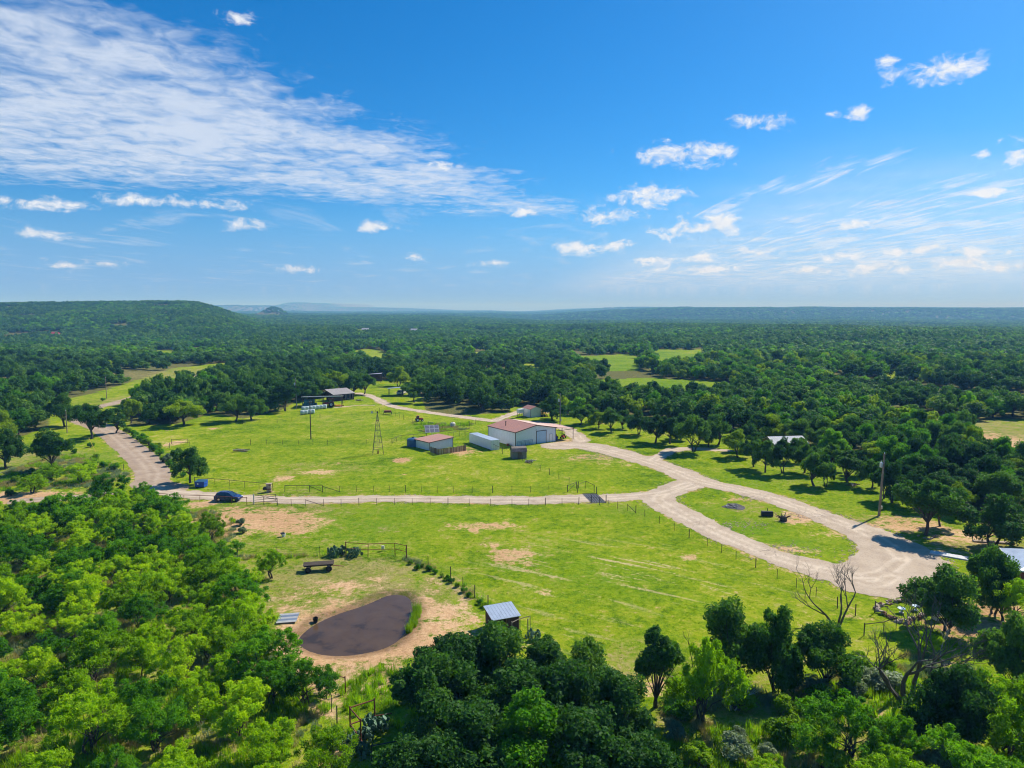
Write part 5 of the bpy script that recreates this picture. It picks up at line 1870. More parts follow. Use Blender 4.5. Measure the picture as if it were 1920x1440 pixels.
tag(o, 'slanting yellow guy wire guard left of the brown road', 'guard')

# --- water tank, solar array
p = at(772, 839)
q = thing('water_tank', 'round dark blue water tank beside the low shed', 'tank', (p.x + .2, p.y + 1.2, h1(p.x, p.y)))
o = MB().lathe([(1.55, 0), (1.62, .1), (1.58, .5), (1.63, .55), (1.58, 1.0), (1.63, 1.05), (1.58, 1.5), (1.6, 1.75), (1.3, 2.02), (.35, 2.25)], 26).build('shell', MATS['tank_blue'], q)
MB().lathe([(.33, 2.2), (.33, 2.38), (.1, 2.42)], 14).build('lid', MATS['dark_steel'], q)
MB().tube([(1.2, -.6, 1.85), (2.2, -.2, 1.95)], .05, 6).build('pipe', MATS['white_paint'], q)
p = at(810, 817)
q = thing('solar_array', 'tilted array of six solar panels on a post behind the low shed', 'solar panels', (p.x, p.y, h1(p.x, p.y)), R(14))
MB().tube([(0, 0, -.2), (0, 0, 1.75)], .09, 8).build('post', MATS['galv'], q)
tl = R(40)
for i in range(3):
    for j in range(2):
        x0, v0 = -1.95 + i * 1.31, -1.32 + j * 1.33
        pan = MB()

        def pp(x, v_, n_):
            return (x, v_ * math.cos(tl) - n_ * math.sin(tl), 1.95 + v_ * math.sin(tl) + n_ * math.cos(tl))
        pan.add([pp(x0, v0, 0), pp(x0 + 1.28, v0, 0), pp(x0 + 1.28, v0 + 1.3, 0), pp(x0, v0 + 1.3, 0), pp(x0, v0, -.04), pp(x0 + 1.28, v0, -.04), pp(x0 + 1.28, v0 + 1.3, -.04), pp(x0, v0 + 1.3, -.04)],
                [(0, 1, 2, 3), (7, 6, 5, 4), (0, 4, 5, 1), (1, 5, 6, 2), (2, 6, 7, 3), (3, 7, 4, 0)])
        po = pan.build('panel', MATS['panel_frame'], q)
        m_ = .09
        MB().add([pp(x0 + m_, v0 + m_, .008), pp(x0 + 1.28 - m_, v0 + m_, .008), pp(x0 + 1.28 - m_, v0 + 1.3 - m_, .008), pp(x0 + m_, v0 + 1.3 - m_, .008)], [(0, 1, 2, 3)]).build('cells', MATS['panel_cell'], po)

# --- dumpster
p = at(375.5, 915)
q = thing('dumpster', 'blue metal dumpster with a white mark beside the lone oak', 'dumpster', (p.x, p.y + .6, h1(p.x, p.y)), R(-4))
mb = MB().prism([(-.75, .15), (.6, .15), (.75, 1.1), (.75, 1.3), (-.75, 1.15)], 'x', -.95, .95)
for x in (-.6, 0, .6):
    mb.box(x - .04, x + .04, -.80, -.748, .2, 1.1)
mb.build('bin', MATS['dumpster_blue'], q)
MB().slab([(-.98, -.8, 1.21), (-.01, -.8, 1.21), (-.01, .8, 1.37), (-.98, .8, 1.37)], .05).build('lid', MATS['tank_blue'], q)
MB().slab([(.01, -.8, 1.21), (.98, -.8, 1.21), (.98, .8, 1.37), (.01, .8, 1.37)], .05).build('lid', MATS['tank_blue'], q)
MB().box(-.52, -.30, -.76, -.751, .58, .92).box(-.26, .0, -.76, -.751, .68, .82).build('mark', MATS['white_paint'], q)
for s in (-1, 1):
    MB().box(s * 1.0 - .06, s * 1.0 + .06, -.45, .45, .75, .9).build('fork_pocket', MATS['dumpster_blue'], q)
    MB().box(s * .8 - .08, s * .8 + .08, -.6, .6, 0, .15).build('skid', MATS['dark_steel'], q)

# --- stone gate pillar, with its courses of stones
p = at(504.5, 922)
q = thing('stone_pillar', 'pinkish stone gate pillar at the north side of the drive entrance', 'pillar', (p.x, p.y, h1(p.x, p.y)), R(10))
sm = [MB().box(-.5, .5, -.5, .5, -.5, .5).mesh('stone', MATS[m_]) for m_ in ('stone_pale', 'stone_red', 'stone_pale')]
for lay in range(6):
    for i in range(2):
        for j in range(2):
            o = link('stone', sm[rng.integers(0, 3)], q, ((i - .5) * .44, (j - .5) * .44, .12 + lay * .27))
            o.scale = (.42 + rng.normal() * .02, .42 + rng.normal() * .02, .25)
            o.rotation_euler = (0, 0, rng.normal() * .05)
MB().box(-.5, .5, -.5, .5, 1.62, 1.72).build('cap', MATS['stone_pale'], q, .03)
p = at(497, 923)
q = thing('shaded_gate_sign', 'gate sign left of the stone gate pillar, its shade painted black', 'box', (p.x, p.y, h1(p.x, p.y)), R(10))  # a gate sign in shadow; the shade is put into its dark colour
MB().box(-.05, .05, -.05, .05, -.1, .7).build('post', MATS['dark_steel'], q)
MB().prism([(-.35, .6), (.35, .6), (.35, .95), (.2, 1.12), (-.2, 1.12), (-.35, .95)], 'y', -.35, .35).build('box', MATS['dark_steel'], q)


# --- fences
WIRES5 = (.2, .45, .7, .95, 1.2)


def fence(line, label, spacing=3.4, h=1.3, r=.035, wires=WIRES5, mtl='fence_steel', rail=0, braces=(), wr=.009, thick_every=5, name='wire_fence', posts=None, rmat=None):
    pts = gpx(line)
    base = pts[0]
    q = thing(name, label, 'fence', (base.x, base.y, 0))
    foot = []
    if posts:
        foot = pts
    else:
        for a_, b_ in zip(pts[:-1], pts[1:]):
            n_ = max(1, round((b_ - a_).length / spacing))
            foot += [a_.lerp(b_, i / n_) for i in range(n_)]
        foot.append(pts[-1])
    m1 = MB().tube([(0, 0, -.2), (0, 0, h)], r, 5).mesh('post', MATS[mtl])
    m2 = MB().tube([(0, 0, -.2), (0, 0, h + .12)], r * 1.7, 6).mesh('post', MATS[mtl])
    F_ = [Vector((f.x, f.y, h1(f.x, f.y))) - Vector((base.x, base.y, 0)) for f in foot]
    for i, f in enumerate(F_):
        o_ = link('post', m2 if (i % thick_every == 0 or i == len(F_) - 1) else m1, q, f)
        o_.rotation_euler = (rng.normal() * .015, rng.normal() * .02, 0)
    for z in wires:
        MB().tube([f + Vector((0, 0, z * h / 1.3)) for f in F_], wr, 3, False).build('wire', MATS['wire'], q)
    for k in range(rail):
        zz = h * (1 - k * .45)
        MB().tube([f + Vector((0, 0, zz)) for f in F_], .045, 5).build('rail', MATS[rmat or mtl], q)
    for i, j in braces:
        MB().tube([F_[i] + Vector((0, 0, .15)), F_[j] + Vector((0, 0, h * .92))], .045, 5).build('brace', MATS[mtl], q)
    return q


fence([(520, 947), (573, 948.5), (840, 948.5), (960, 947), (1085, 946)], 'wire fence along the near side of the straight drive', braces=((3, 2),))
fence([(605, 922.5), (700, 924), (850, 924), (960, 923.5), (1064, 923)], 'wire fence along the far side of the straight drive', braces=((1, 0),))
fence([(1124, 947), (1140, 951), (1158, 954), (1176, 959), (1192, 963), (1209, 970), (1236, 983), (1264, 996), (1292, 1010), (1326, 1025), (1353, 1037), (1380, 1049), (1417, 1064), (1457, 1084), (1493, 1101), (1530, 1118), (1570, 1139), (1604, 1153)],
      'wire fence dividing the mown pasture from the loop drive', posts=True, braces=((4, 3),), thick_every=4)
fence([(1085, 916), (1067, 907), (1048, 900), (1030, 891), (1013, 883), (996, 872), (980, 864), (966, 858)], 'wire fence climbing from the cattle guard to the wooden shed', posts=True, thick_every=3)
fence([(446, 1046), (520, 1045), (600, 1044), (642, 1042)], 'wire fence left of the paddock gate', spacing=4.5, h=1.5)
fence([(762, 1046), (803, 1060), (845, 1083), (868, 1102), (890, 1120), (915, 1140)], 'wire fence with weeds from the paddock gate to the animal shelter', posts=True, h=1.5, thick_every=2)
fence([(470, 834), (560, 834), (640, 833), (735, 832)], 'wire fence across the upper pasture behind the tower', spacing=3.6, braces=())
fence([(735, 832), (752, 826), (800, 822)], 'brace corner fence left of the water tank', spacing=3, rail=1, braces=((0, 1),))
fence([(455, 795), (520, 792), (600, 784), (660, 780), (705, 776)], 'wire fence at the top of the upper pasture below the bales', spacing=4.2)
fence([(712, 774), (735, 779), (765, 790), (790, 797), (830, 806), (880, 800), (892, 796)], 'wire fence round the weedy garden beside the drive', spacing=3.4, h=1.5)
fence([(872, 818), (885, 822), (905, 832), (930, 846), (942, 851)], 'pipe fence in front of the white container', spacing=2.6, h=1.5, rail=1)
fence([(840, 822), (872, 816)], 'pipe fence between the low shed and the garden', spacing=2.6, h=1.5, rail=1)
fence([(-40, 920), (70, 906), (140, 893), (205, 886), (232, 880)], 'old wire fence in the grass left of the road bend', spacing=4, h=1.2)
fence([(238, 815), (280, 838), (300, 850), (318, 868), (345, 892)], 'wire fence in the brush right of the brown road', spacing=4.5, h=1.2)
# pipe fences by the entrance
fence([(365, 908), (403, 910.5), (431, 912.5), (459, 915), (486, 917), (512, 919)], 'pipe rail fence north of the entrance', posts=True, rail=1, wires=(.3, .6, .9), thick_every=9)
fence([(285, 936), (315, 939), (345, 941), (375, 942), (405, 943), (434, 945), (463, 946)], 'pipe rail fence south of the parked car', posts=True, rail=1, wires=(.3, .6, .9), mtl='rust_pipe', thick_every=9)
fence([(534, 921.5), (557, 921.5), (581, 922), (605, 922.5)], 'pipe gate bay north of the drive', posts=True, rail=1, wires=(.3, .6, .9), thick_every=2, braces=((3, 2),))
fence([(495, 946.5), (520, 947)], 'short pipe bay at the near entrance post', posts=True, rail=2, wires=())
fence([(649, 1041), (690, 1043), (741, 1041), (762, 1046)], 'tall pipe gate of the pond paddock', posts=True, rail=2, h=1.9, wires=(.3, .6), mtl='rust_pipe', r=.05)
fence([(1640, 1148), (1662, 1158), (1680, 1178), (1656, 1186), (1620, 1190)], 'pipe fence corner beside the stone ring', spacing=2.5, rail=1, wires=(.4, .8))
fence([(318, 840), (356, 838), (352, 832), (322, 833)], 'little pipe pen round the orange dirt mound', posts=True, rail=1, wires=(), thick_every=9, h=1.2)
fence([(1064, 923), (1081, 916.5)], 'brace panel north of the cattle guard', posts=True, rail=1, wires=(), braces=((0, 1),))
fence([(1083, 924), (1098, 916), (1114, 924)], 'peaked pipe wing on the far side of the cattle guard', posts=True, rail=1, h=1.5, wires=(.4, .8), thick_every=9)
fence([(585, 1282), (604, 1290), (648, 1300)], 'rusty pipe rail below the pond bank', posts=True, rail=1, wires=(.4,), mtl='rust_pipe', h=1.5)
fence([(612, 1310), (622, 1335), (632, 1360)], 'wire fence stub running down from the pond bank', posts=True, h=1.6, wires=(.3, .7, 1.1))
fence([(697, 1430), (760, 1418)], 'dark pipe rail stub at the bottom of the pond field', posts=True, rail=1, wires=(), h=1.4)
fence([(990, 1190), (994, 1182), (975, 1187), (960, 1195)], 'thin rail braces right of the animal shelter', posts=True, rail=1, wires=(), h=1.7, mtl='plank_grey')
fence([(1200, 1268), (1250, 1283), (1275, 1290)], 'low pipe rail in the bare soil behind the slender tree', posts=True, rail=1, wires=(), mtl='plank_pale', h=1.0)

# rusty pipe frame in the lower middle
p1, p2, p3 = at(657, 1374), at(703, 1358), at(677, 1399)
q = thing('rusty_pipe_pen', 'tall rusty pipe corner pen among the prickly pear', 'pen', (p1.x, p1.y, 0))


def rel(v_, z):
    return (v_.x - p1.x, v_.y - p1.y, z)


for v_ in (p1, p2, p3):
    MB().tube([rel(v_, -.2), rel(v_, 2.35)], .065, 7).build('post', MATS['rust_pipe'], q)
for a_, b_, z0, z1 in ((p1, p2, 2.2, 2.2), (p1, p2, .75, .75), (p1, p3, 2.2, 2.2), (p1, p3, .75, .55)):
    MB().tube([rel(a_, z0), rel(b_, z1)], .06, 7).build('rail', MATS['rust_pipe'], q)
p4 = at(686, 1412)
MB().tube([rel(p3, .55), rel(p4, .2)], .06, 7).build('rail', MATS['rust_pipe'], q)
p5 = at(735, 1352)
MB().tube([rel(p2, .75), rel(p5, .7)], .05, 6).build('rail', MATS['rust_pipe'], q)

# cattle guard across the drive
a = at(1093, 926.5)
q = thing('cattle_guard', 'grid of dark steel pipes set across the drive', 'cattle guard', (a.x, a.y, h1(a.x, a.y)))
e_ = Vector((1.0, -6.0, 0))
bar = MB().tube([(0, 0, .12), (e_.x, e_.y, .12)], .05, 6).mesh('bar', MATS['black_rubber'])
for i in range(9):
    link('bar', bar, q, (i * .31, 0, 0))
for u in (0, .5, 1):
    MB().tube([(e_.x * u - .1, e_.y * u, .07), (e_.x * u + 2.6, e_.y * u, .07)], .05, 5).build('cross_beam', MATS['dark_steel'], q)
MB().slab([(-.05, .1, .045), (2.55, .1, .045), (2.55 + e_.x, e_.y - .1, .045), (-.05 + e_.x, e_.y - .1, .045)], .3).build('pit', MATS['concrete'], q)
for x, y in ((e_.x - .1, e_.y), (e_.x + 2.6, e_.y), (2.6, 0)):
    MB().tube([(x, y, -.1), (x, y, 1.45)], .075, 7).build('post', MATS['dark_steel'], q)
# entrance gate, swung open
p = at(476, 945)
q = thing('pipe_gate', 'open pipe gate with slanting brace beside the parked car', 'gate', (p.x, p.y, h1(p.x, p.y)), R(20))
MB().tube([(0, 0, -.1), (0, 0, 1.9)], .1, 7).build('post', MATS['concrete'], q)
for z in (.35, .75, 1.15, 1.5):
    MB().tube([(.1, 0, z), (3.8, 0, z)], .04, 5).build('rail', MATS['fence_steel'], q)
MB().tube([(.1, 0, 1.85), (3.8, 0, .5)], .04, 5).build('brace', MATS['fence_steel'], q)
MB().tube([(3.8, 0, .3), (3.8, 0, 1.55)], .05, 5).build('end_upright', MATS['fence_steel'], q)

# --- wagon
p = at(598, 1069)
q = thing('flatbed_wagon', 'old grey flatbed farm wagon above the pond', 'wagon', (p.x, p.y, h1(p.x, p.y)), R(12))
for i in range(8):
    MB().box(-2.0, 2.0, -.72 + i * .18, -.72 + i * .18 + .15, .92 + .01 * (i % 3), .99 + .01 * (i % 3)).build('deck_board', MATS['creosote'], q)
for y in (-.5, .5):
    MB().box(-1.9, 1.9, y - .06, y + .06, .72, .915).build('beam', MATS['creosote'], q)
for x in (-1.35, 1.35):
    MB().tube([(x, -.9, .42), (x, .9, .42)], .06, 6).box(x - .1, x + .1, -.6, .6, .42, .72).build('axle', MATS['rust_pipe'], q)
    for y in (-.95, .95):
        w_ = MB().lathe([(.2, -.12), (.4, -.1), (.43, 0), (.4, .1), (.2, .12)], 14, (x, y, .42), 'y').build('wheel', MATS['black_rubber'], q)
        MB().lathe([(.03, -.125), (.19, -.12), (.19, .12), (.03, .125)], 10, (x, y, .42), 'y').build('rim', MATS['dark_steel'], w_)
MB().tube([(1.6, 0, .55), (3.3, .1, .25)], .06, 5).build('tongue', MATS['rust_pipe'], q)

# --- roofing sheets on the ground by the pond
p = at(541, 1162)
q = thing('metal_sheets', 'corrugated metal roofing sheets lying beside the pond', 'sheets', (p.x, p.y, h1(p.x, p.y)), R(8))
for i in range(5):
    mb = MB()
    y0 = -1.25 + i * .5
    for k in range(4):
        ya = y0 + k * .12
        z_ = .22 - i * .008
        mb.add([(-1.15, ya, z_), (1.05, ya, z_ + .05), (1.05, ya + .06, z_ + .09), (-1.15, ya + .06, z_ + .04)], [(0, 1, 2, 3)])
        mb.add([(-1.15, ya + .06, z_ + .04), (1.05, ya + .06, z_ + .09), (1.05, ya + .12, z_ + .05), (-1.15, ya + .12, z_)], [(0, 1, 2, 3)])
    mb.build('sheet', MATS['galv' if i % 2 else 'concrete'], q)
MB().box(-1.0, .9, -1.2, 1.2, 0, .17).build('stack', MATS['plank_grey'], q)

# --- animal shelter
p = at(925, 1190)
q = thing('animal_shelter', 'small dark board shelter with galvanised roof at the paddock corner', 'shelter', (p.x, p.y, h1(p.x, p.y)), R(22))
W, L = 3.0, 2.5
mb = MB()
roof_plane(mb, (-.18, -.2, 1.72), (W + .18, -.2, 1.72), (W + .18, L + .2, 2.2), (-.18, L + .2, 2.2), .05, 9, .03)
mb.build('roof', MATS['galv'], q)
bd = MB().box(0, .19, 0, .03, 0, 1.0).mesh('board', MATS['barn_wood'])
for i in range(15):
    if i not in (4, 5, 6, 7):
        o = link('board', bd, q, (i * .2, 0, 0))
        o.scale = (1, 1, 1.64)
    else:
        o = link('board', bd, q, (i * .2, 0, 0))
        o.scale = (1, 1, .9)
    o = link('board', bd, q, (i * .2, L - .03, 0))
    o.scale = (1, 1, 2.08)
for i in range(12):
    for x in (.03, W):
        o = link('board', bd, q, (x, .04 + i * .2, 0), R(90))
        o.scale = (1, 1, 1.66 + .36 * i / 11)
for x in (.05, 1.5, W - .05):
    MB().box(x - .05, x + .05, -.08, -.003, 0, 1.66).build('post', MATS['plank_brown'], q)

# --- propane tank
p = at(1766, 1161)
q = thing('propane_tank', 'silver white propane tank lying on legs behind the leaning oak', 'tank', (p.x, p.y, h1(p.x, p.y)), R(14))
o = MB().lathe([(.05, -1.62), (.3, -1.56), (.47, -1.42), (.52, -1.25), (.52, 1.25), (.47, 1.42), (.3, 1.56), (.05, 1.62)], 22, (0, 0, .85), 'x').build('shell', MATS['silver_tank'], q)
MB().lathe([(.17, 1.3), (.17, 1.5), (.1, 1.56)], 12).build('valve_dome', MATS['silver_tank'], q)
for x in (-.95, .95):
    MB().box(x - .12, x + .12, -.38, .38, -.1, .45).build('leg', MATS['concrete'], q)

# --- stones
st = []
for k in range(5):
    bm = bmesh.new()
    bmesh.ops.create_icosphere(bm, subdivisions=1, radius=.5)
    g = random.Random(k)
    for v in bm.verts:
        v.co *= g.uniform(.75, 1.2)
        v.co.z *= .8
    me = bpy.data.meshes.new('stone')
    bm.to_mesh(me)
    bm.free()
    me.materials.append(MATS['stone_red' if k % 2 else 'stone_pale'])
    st.append(me)


def stones(line, label, step, size, closed=False, rows=1):
    P_ = gpx(line)
    if closed:
        P_ = [Vector((*p_, 0)) for p_ in spline(P_, 4, True)]
        P_.append(P_[0])
    q_ = thing('stone_border', label, 'stones', (P_[0].x, P_[0].y, 0))
    for a_, b_ in zip(P_[:-1], P_[1:]):
        n_ = max(1, round((b_ - a_).length / step))
        for i in range(n_):
            for r_ in range(rows):
                c = a_.lerp(b_, (i + rng.random() * .4) / n_) - P_[0]
                o_ = link('stone', st[rng.integers(0, 5)], q_, (c.x + rng.normal() * .14, c.y + rng.normal() * .14, h1(a_.x, a_.y) + .1 + r_ * .18))
                s_ = size * rng.uniform(.6, 1.3)
                o_.scale = (s_ * rng.uniform(.8, 1.4), s_, s_ * .7)
                o_.rotation_euler = (rng.normal() * .3, rng.normal() * .3, rng.random() * 6)
    return q_


stones([(1643, 1142), (1665, 1134), (1690, 1129), (1722, 1133), (1748, 1148), (1725, 1158), (1700, 1168), (1680, 1164), (1660, 1153)], 'ring of reddish stones in the grass left of the propane tank', .5, .55, True, 2)
stones([(1790, 1146), (1805, 1141), (1820, 1141)], 'heap of dark red stones right of the propane tank', .4, .6, False, 2)
stones([(1722, 1006), (1735, 1011), (1752, 1011), (1760, 1004)], 'few stones round the foot of the large double trunked oak', .6, .4)
for px, py, lab in ((1690, 1149, 'left pale basin inside the stone ring'), (1717, 1145, 'right pale basin inside the stone ring')):
    p = at(px, py)
    q = thing('bird_bath', lab, 'basin', (p.x, p.y, h1(p.x, p.y)))
    MB().lathe([(.16, 0), (.09, .1), (.09, .4), (.4, .5), (.44, .56), (.38, .54), (.1, .47)], 14).build('bowl', MATS['door_blue'], q)
    MB().lathe([(.26, -.03), (.26, .06), (.2, .08)], 12).build('foot', MATS['concrete'], q)

# --- burn circle, smoker, root ball
c = at(1377, 951)
o = sheet('ash_circle', lambda X, Y: np.hypot(X - c.x, (Y - c.y) * .95) - 1.9 + 1.2 * (vnoise(X, Y, 1.3, 5, 2) - .5), (c.x - 4, c.x + 4, c.y - 4, c.y + 4), .25, 'ash', .05)
tag(o, 'round patch of grey ash on the loop island', 'ash', kind='structure')
q = thing('burnt_logs', 'few charred logs lying on the ash patch', 'logs', (c.x, c.y, h1(c.x, c.y) + .06))
for i in range(7):
    a_ = rng.random() * 6.28
    d_ = Vector((math.cos(a_), math.sin(a_), .05)) * rng.uniform(.3, .7)
    c_ = Vector((rng.normal() * .6, rng.normal() * .6, .12))
    MB().tube([c_ - d_, c_ + d_], rng.uniform(.06, .11), 6).build('log', MATS['ash' if i % 2 else 'bleached_wood'], q)
p = at(1438, 968)
q = thing('barrel_smoker', 'black steel box smoker on the loop island', 'smoker', (p.x, p.y, h1(p.x, p.y)), R(-6))
MB().box(-.95, .95, -.4, .4, .08, .62).build('fire_box', MATS['dark_steel'], q, .03)
MB().prism([(-.4, .63), (.4, .63), (.28, .85), (-.28, .85)], 'x', -.93, .93).build('lid', MATS['dark_steel'], q)
MB().tube([(.1, .2, .8), (.1, .2, 1.3)], .06, 8).build('chimney', MATS['dark_steel'], q)
for x in (-.8, .8):
    MB().box(x - .08, x + .08, -.42, .42, 0, .08).build('skid', MATS['rust_pipe'], q)
p = at(1469, 977)
q = thing('root_ball', 'upturned root stump with spiky roots on the loop island', 'stump', (p.x, p.y, h1(p.x, p.y)))
MB().lathe([(.5, -.05), (.62, .25), (.5, .6), (.2, .85)], 9).build('stump', MATS['bark'], q)
for i in range(11):
    a_ = i * .9
    d_ = Vector((math.cos(a_), math.sin(a_), rng.uniform(.1, 1.1))).normalized()
    MB().tube([(0, 0, .4), d_ * .7 + Vector((0, 0, .35)), d_ * rng.uniform(1.1, 1.6) + Vector((0, 0, .35))], [.14, .09, .03], 5).build('root', MATS['bark'], q)

# --- small things in the fields
p = at(532, 1007)
q = thing('feed_trough', 'little white and black tub lying in the grass below the dirt patch', 'tub', (p.x, p.y, h1(p.x, p.y)), R(20))
MB().lathe([(.22, 0), (.3, .45), (.26, .45), (.2, .06)], 12).build('tub', MATS['white_paint'], q)
MB().lathe([(.2, .3), (.34, .42), (.3, .55), (.1, .5)], 12, (-.15, .1, .05)).build('liner', MATS['dark_steel'], q)
p = at(718, 1032)
q = thing('salt_box', 'pale box hung on the paddock gate', 'box', (p.x, p.y, h1(p.x, p.y)))
MB().box(-.2, .2, -.15, .15, .3, .8).build('box', MATS['cream'], q, .02)
MB().tube([(-.15, 0, 0), (-.15, 0, .3)], .03, 5).tube([(.15, 0, 0), (.15, 0, .3)], .03, 5).build('leg', MATS['rust_pipe'], q)
for px, py, sc, lab in ((455, 846, 1.5, 'heap of brush and old wood in the upper pasture at the left'), (788, 755, 1.3, 'small brush heap left of the drive near the grey roofed shed'), (805, 794, 1.0, 'low brush heap at the garden edge'), (1600, 912, .9, 'small dark log heap in the shade left of the tall pole'), (992, 867, 1.0, 'old timbers lying by the wooden shed')):
    if px == 788:
        px, py = 673, 752
    p = at(px, py)
    q = thing('brush_pile', lab, 'brush pile', (p.x, p.y, h1(p.x, p.y)))
    for i in range(14):
        a_ = rng.random() * 6.28
        d_ = Vector((math.cos(a_), math.sin(a_) * .6, rng.uniform(-.1, .25))) * rng.uniform(.5, 1.1) * sc
        c_ = Vector((rng.normal() * .5 * sc, rng.normal() * .35 * sc, rng.uniform(.08, .5)))
        MB().tube([c_ - d_, c_ + d_], rng.uniform(.04, .11), 5).build('branch', MATS['plank_brown' if i % 2 else 'bleached_wood'], q)
p = at(727, 777)
q = thing('seed_drill', 'small dark red implement at the top of the pasture', 'implement', (p.x, p.y, h1(p.x, p.y)), R(10))
MB().prism([(-.5, .6), (.5, .6), (.65, 1.3), (-.65, 1.3)], 'x', -1.2, 1.2).build('hopper', MATS['brick'], q)
for x in (-1.3, 1.3):
    MB().lathe([(.25, -.08), (.42, -.06), (.42, .06), (.25, .08)], 12, (x, 0, .42), 'x').build('wheel', MATS['black_rubber'], q)
MB().tube([(0, .5, .6), (0, 2.0, .4)], .06, 5).build('tongue', MATS['rust_pipe'], q)
tractor(785, 790, 20, 'old small red tractor parked by the weedy garden', .7)
p = at(849, 800)
q = thing('tote_tank', 'round white water tote in the weedy garden', 'tank', (p.x, p.y, h1(p.x, p.y)))
MB().lathe([(.7, 0), (.78, .1), (.78, 1.0), (.5, 1.25), (.2, 1.32)], 16).build('shell', MATS['cream'], q)
MB().lathe([(.2, 1.3), (.2, 1.42), (.05, 1.44)], 10).build('lid', MATS['dark_steel'], q)
p = at(595, 1165)
q = thing('pump_bucket', 'black bucket at the left shore of the pond', 'bucket', (p.x - .2, p.y, h1(p.x, p.y) + .1))
MB().lathe([(.22, 0), (.3, .5), (.26, .5), (.2, .05)], 12).build('bucket', MATS['black_rubber'], q)
MB().tube([(.28, 0, .5), (.1, 0, .72), (-.28, 0, .5)], .025, 5).build('handle', MATS['dark_steel'], q)


# --- prickly pear
def cactus(px, py, n_, label, sc=1.0, mtl='cactus_pad'):
    p_ = at(px, py)
    q_ = thing('prickly_pear', label, 'cactus', (p_.x, p_.y, h1(p_.x, p_.y)))
    pad = MB().lathe([(.01, -.045), (.1, -.04), (.145, -.02), (.15, 0), (.145, .02), (.1, .04), (.01, .045)], 10, (0, 0, .17), 'y')
    pad.v = [(x, y, z * 1.25) for x, y, z in pad.v]
    ms = [pad.mesh('pad', MATS[mtl]), pad.mesh('pad', MATS['cactus_dark'])]
    for i in range(n_):
        a_, rr = rng.random() * 6.28, rng.random() ** .6 * .9 * sc
        lev = rng.integers(0, 3)
        o_ = link('pad', ms[rng.integers(0, 2)], q_, (math.cos(a_) * rr, math.sin(a_) * rr, lev * .28 * sc))
        o_.rotation_euler = (rng.normal() * .35, rng.normal() * .35, rng.random() * 3.1)
        k = sc * rng.uniform(.8, 1.35)
        o_.scale = (k, k, k)


cactus(630, 1042, 70, 'dark prickly pear clump at the left post of the paddock gate', 1.3, 'cactus_dark')
cactus(664, 1043, 60, 'dark prickly pear clump inside the paddock gate', 1.2, 'cactus_dark')
cactus(706, 1372, 70, 'grey green prickly pear behind the rusty pipe frame', 1.25)
cactus(690, 1385, 40, 'prickly pear in the middle of the rusty pipe frame', .9)
cactus(662, 1395, 50, 'prickly pear left of the rusty pipe frame', 1.0)
cactus(675, 1415, 50, 'prickly pear below the rusty pipe frame', 1.0)
cactus(1000, 1196, 45, 'prickly pear right of the animal shelter', .9)

# --- dead trees
def dead(px, py, top, label, seed, mtl='dead_wood', stems=((0, 0),), r=.17, spread=.6, depth=6):
    p_ = at(px, py)
    h_ = height_at(px, top, p_.y)
    q_ = thing('dead_tree', label, 'tree', (p_.x, p_.y, h1(p_.x, p_.y)))
    for k, (dx, dy) in enumerate(stems):
        mb_ = MB()
        bare_tree(mb_, Vector((dx * .3, dy * .3, -.2)), Vector((dx, dy, 1.2)).normalized(), h_ * .42, r, depth, random.Random(seed + k), spread)
        mb_.build('stem', MATS[mtl], q_)
    return q_


dead(1570, 1172, 1070, 'leafless grey tree with two leaning stems over the fence by the loop', 3, stems=((-.7, .1), (.6, .2), (.05, -.2)), r=.15, spread=.7)
dead(1700, 1318, 1150, 'large dead tree with dark bare stems in the right foreground', 8, stems=((-.85, -.3), (-.35, .0), (.15, -.3), (.95, -.3)), r=.25, spread=.7)
dead(1372, 1330, 1262, 'bleached dead branches beside the big glossy oak', 15, 'bleached_wood', ((.5, 0), (-.1, 0)), .07, .8, 5)
dead(1760, 1236, 1168, 'small pale dead stem below the propane tank', 23, 'bleached_wood', ((.2, 0),), .07, .7, 5)
dead(1300, 1250, 1180, 'thin bare sapling behind the yellow green mesquite', 29, 'dead_wood', ((-.15, 0),), .05, .5, 5)

# ------------------------------------------------------------------ shrubs, weeds, grass
SHR = [(240, 812, 2.0), (252, 820, 2.2), (264, 828, 2.0), (276, 836, 2.3), (288, 846, 2.1), (300, 854, 1.9), (306, 866, 1.6), (318, 874, 1.7), (331, 884, 1.5), (296, 842, 1.8), (270, 824, 1.9), (344, 894, 1.2),
       (180, 860, 1.4), (195, 876, 1.5), (215, 880, 1.8), (160, 875, 1.2), (140, 850, 1.3), (170, 838, 1.5), (235, 760, 1.8), (246, 762, 1.6), (193, 752, 1.5), (290, 720, 1.6), (330, 700, 1.5), (60, 888, 1.2), (30, 905, 1.6), (20, 930, 1.5),
       (430, 1040, 1.0), (380, 990, 1.0), (350, 1000, 1.3), (410, 1005, .9), (770, 1056, .7), (782, 1066, .8), (846, 1092, .8), (858, 1100, .7), (880, 1118, .7), (900, 1132, .7), (792, 1062, .6), (805, 1069, .9), (816, 1074, .7), (828, 1081, .6), (838, 1087, .8), (870, 1110, .8), (908, 1138, .7)]
PLACE = ['beside the brown road', 'in the brush right of the brown road', 'in the grass left of the road bend', 'near the far road', 'at the left edge', 'above the thicket', 'along the paddock fence']
cnt_ = {}
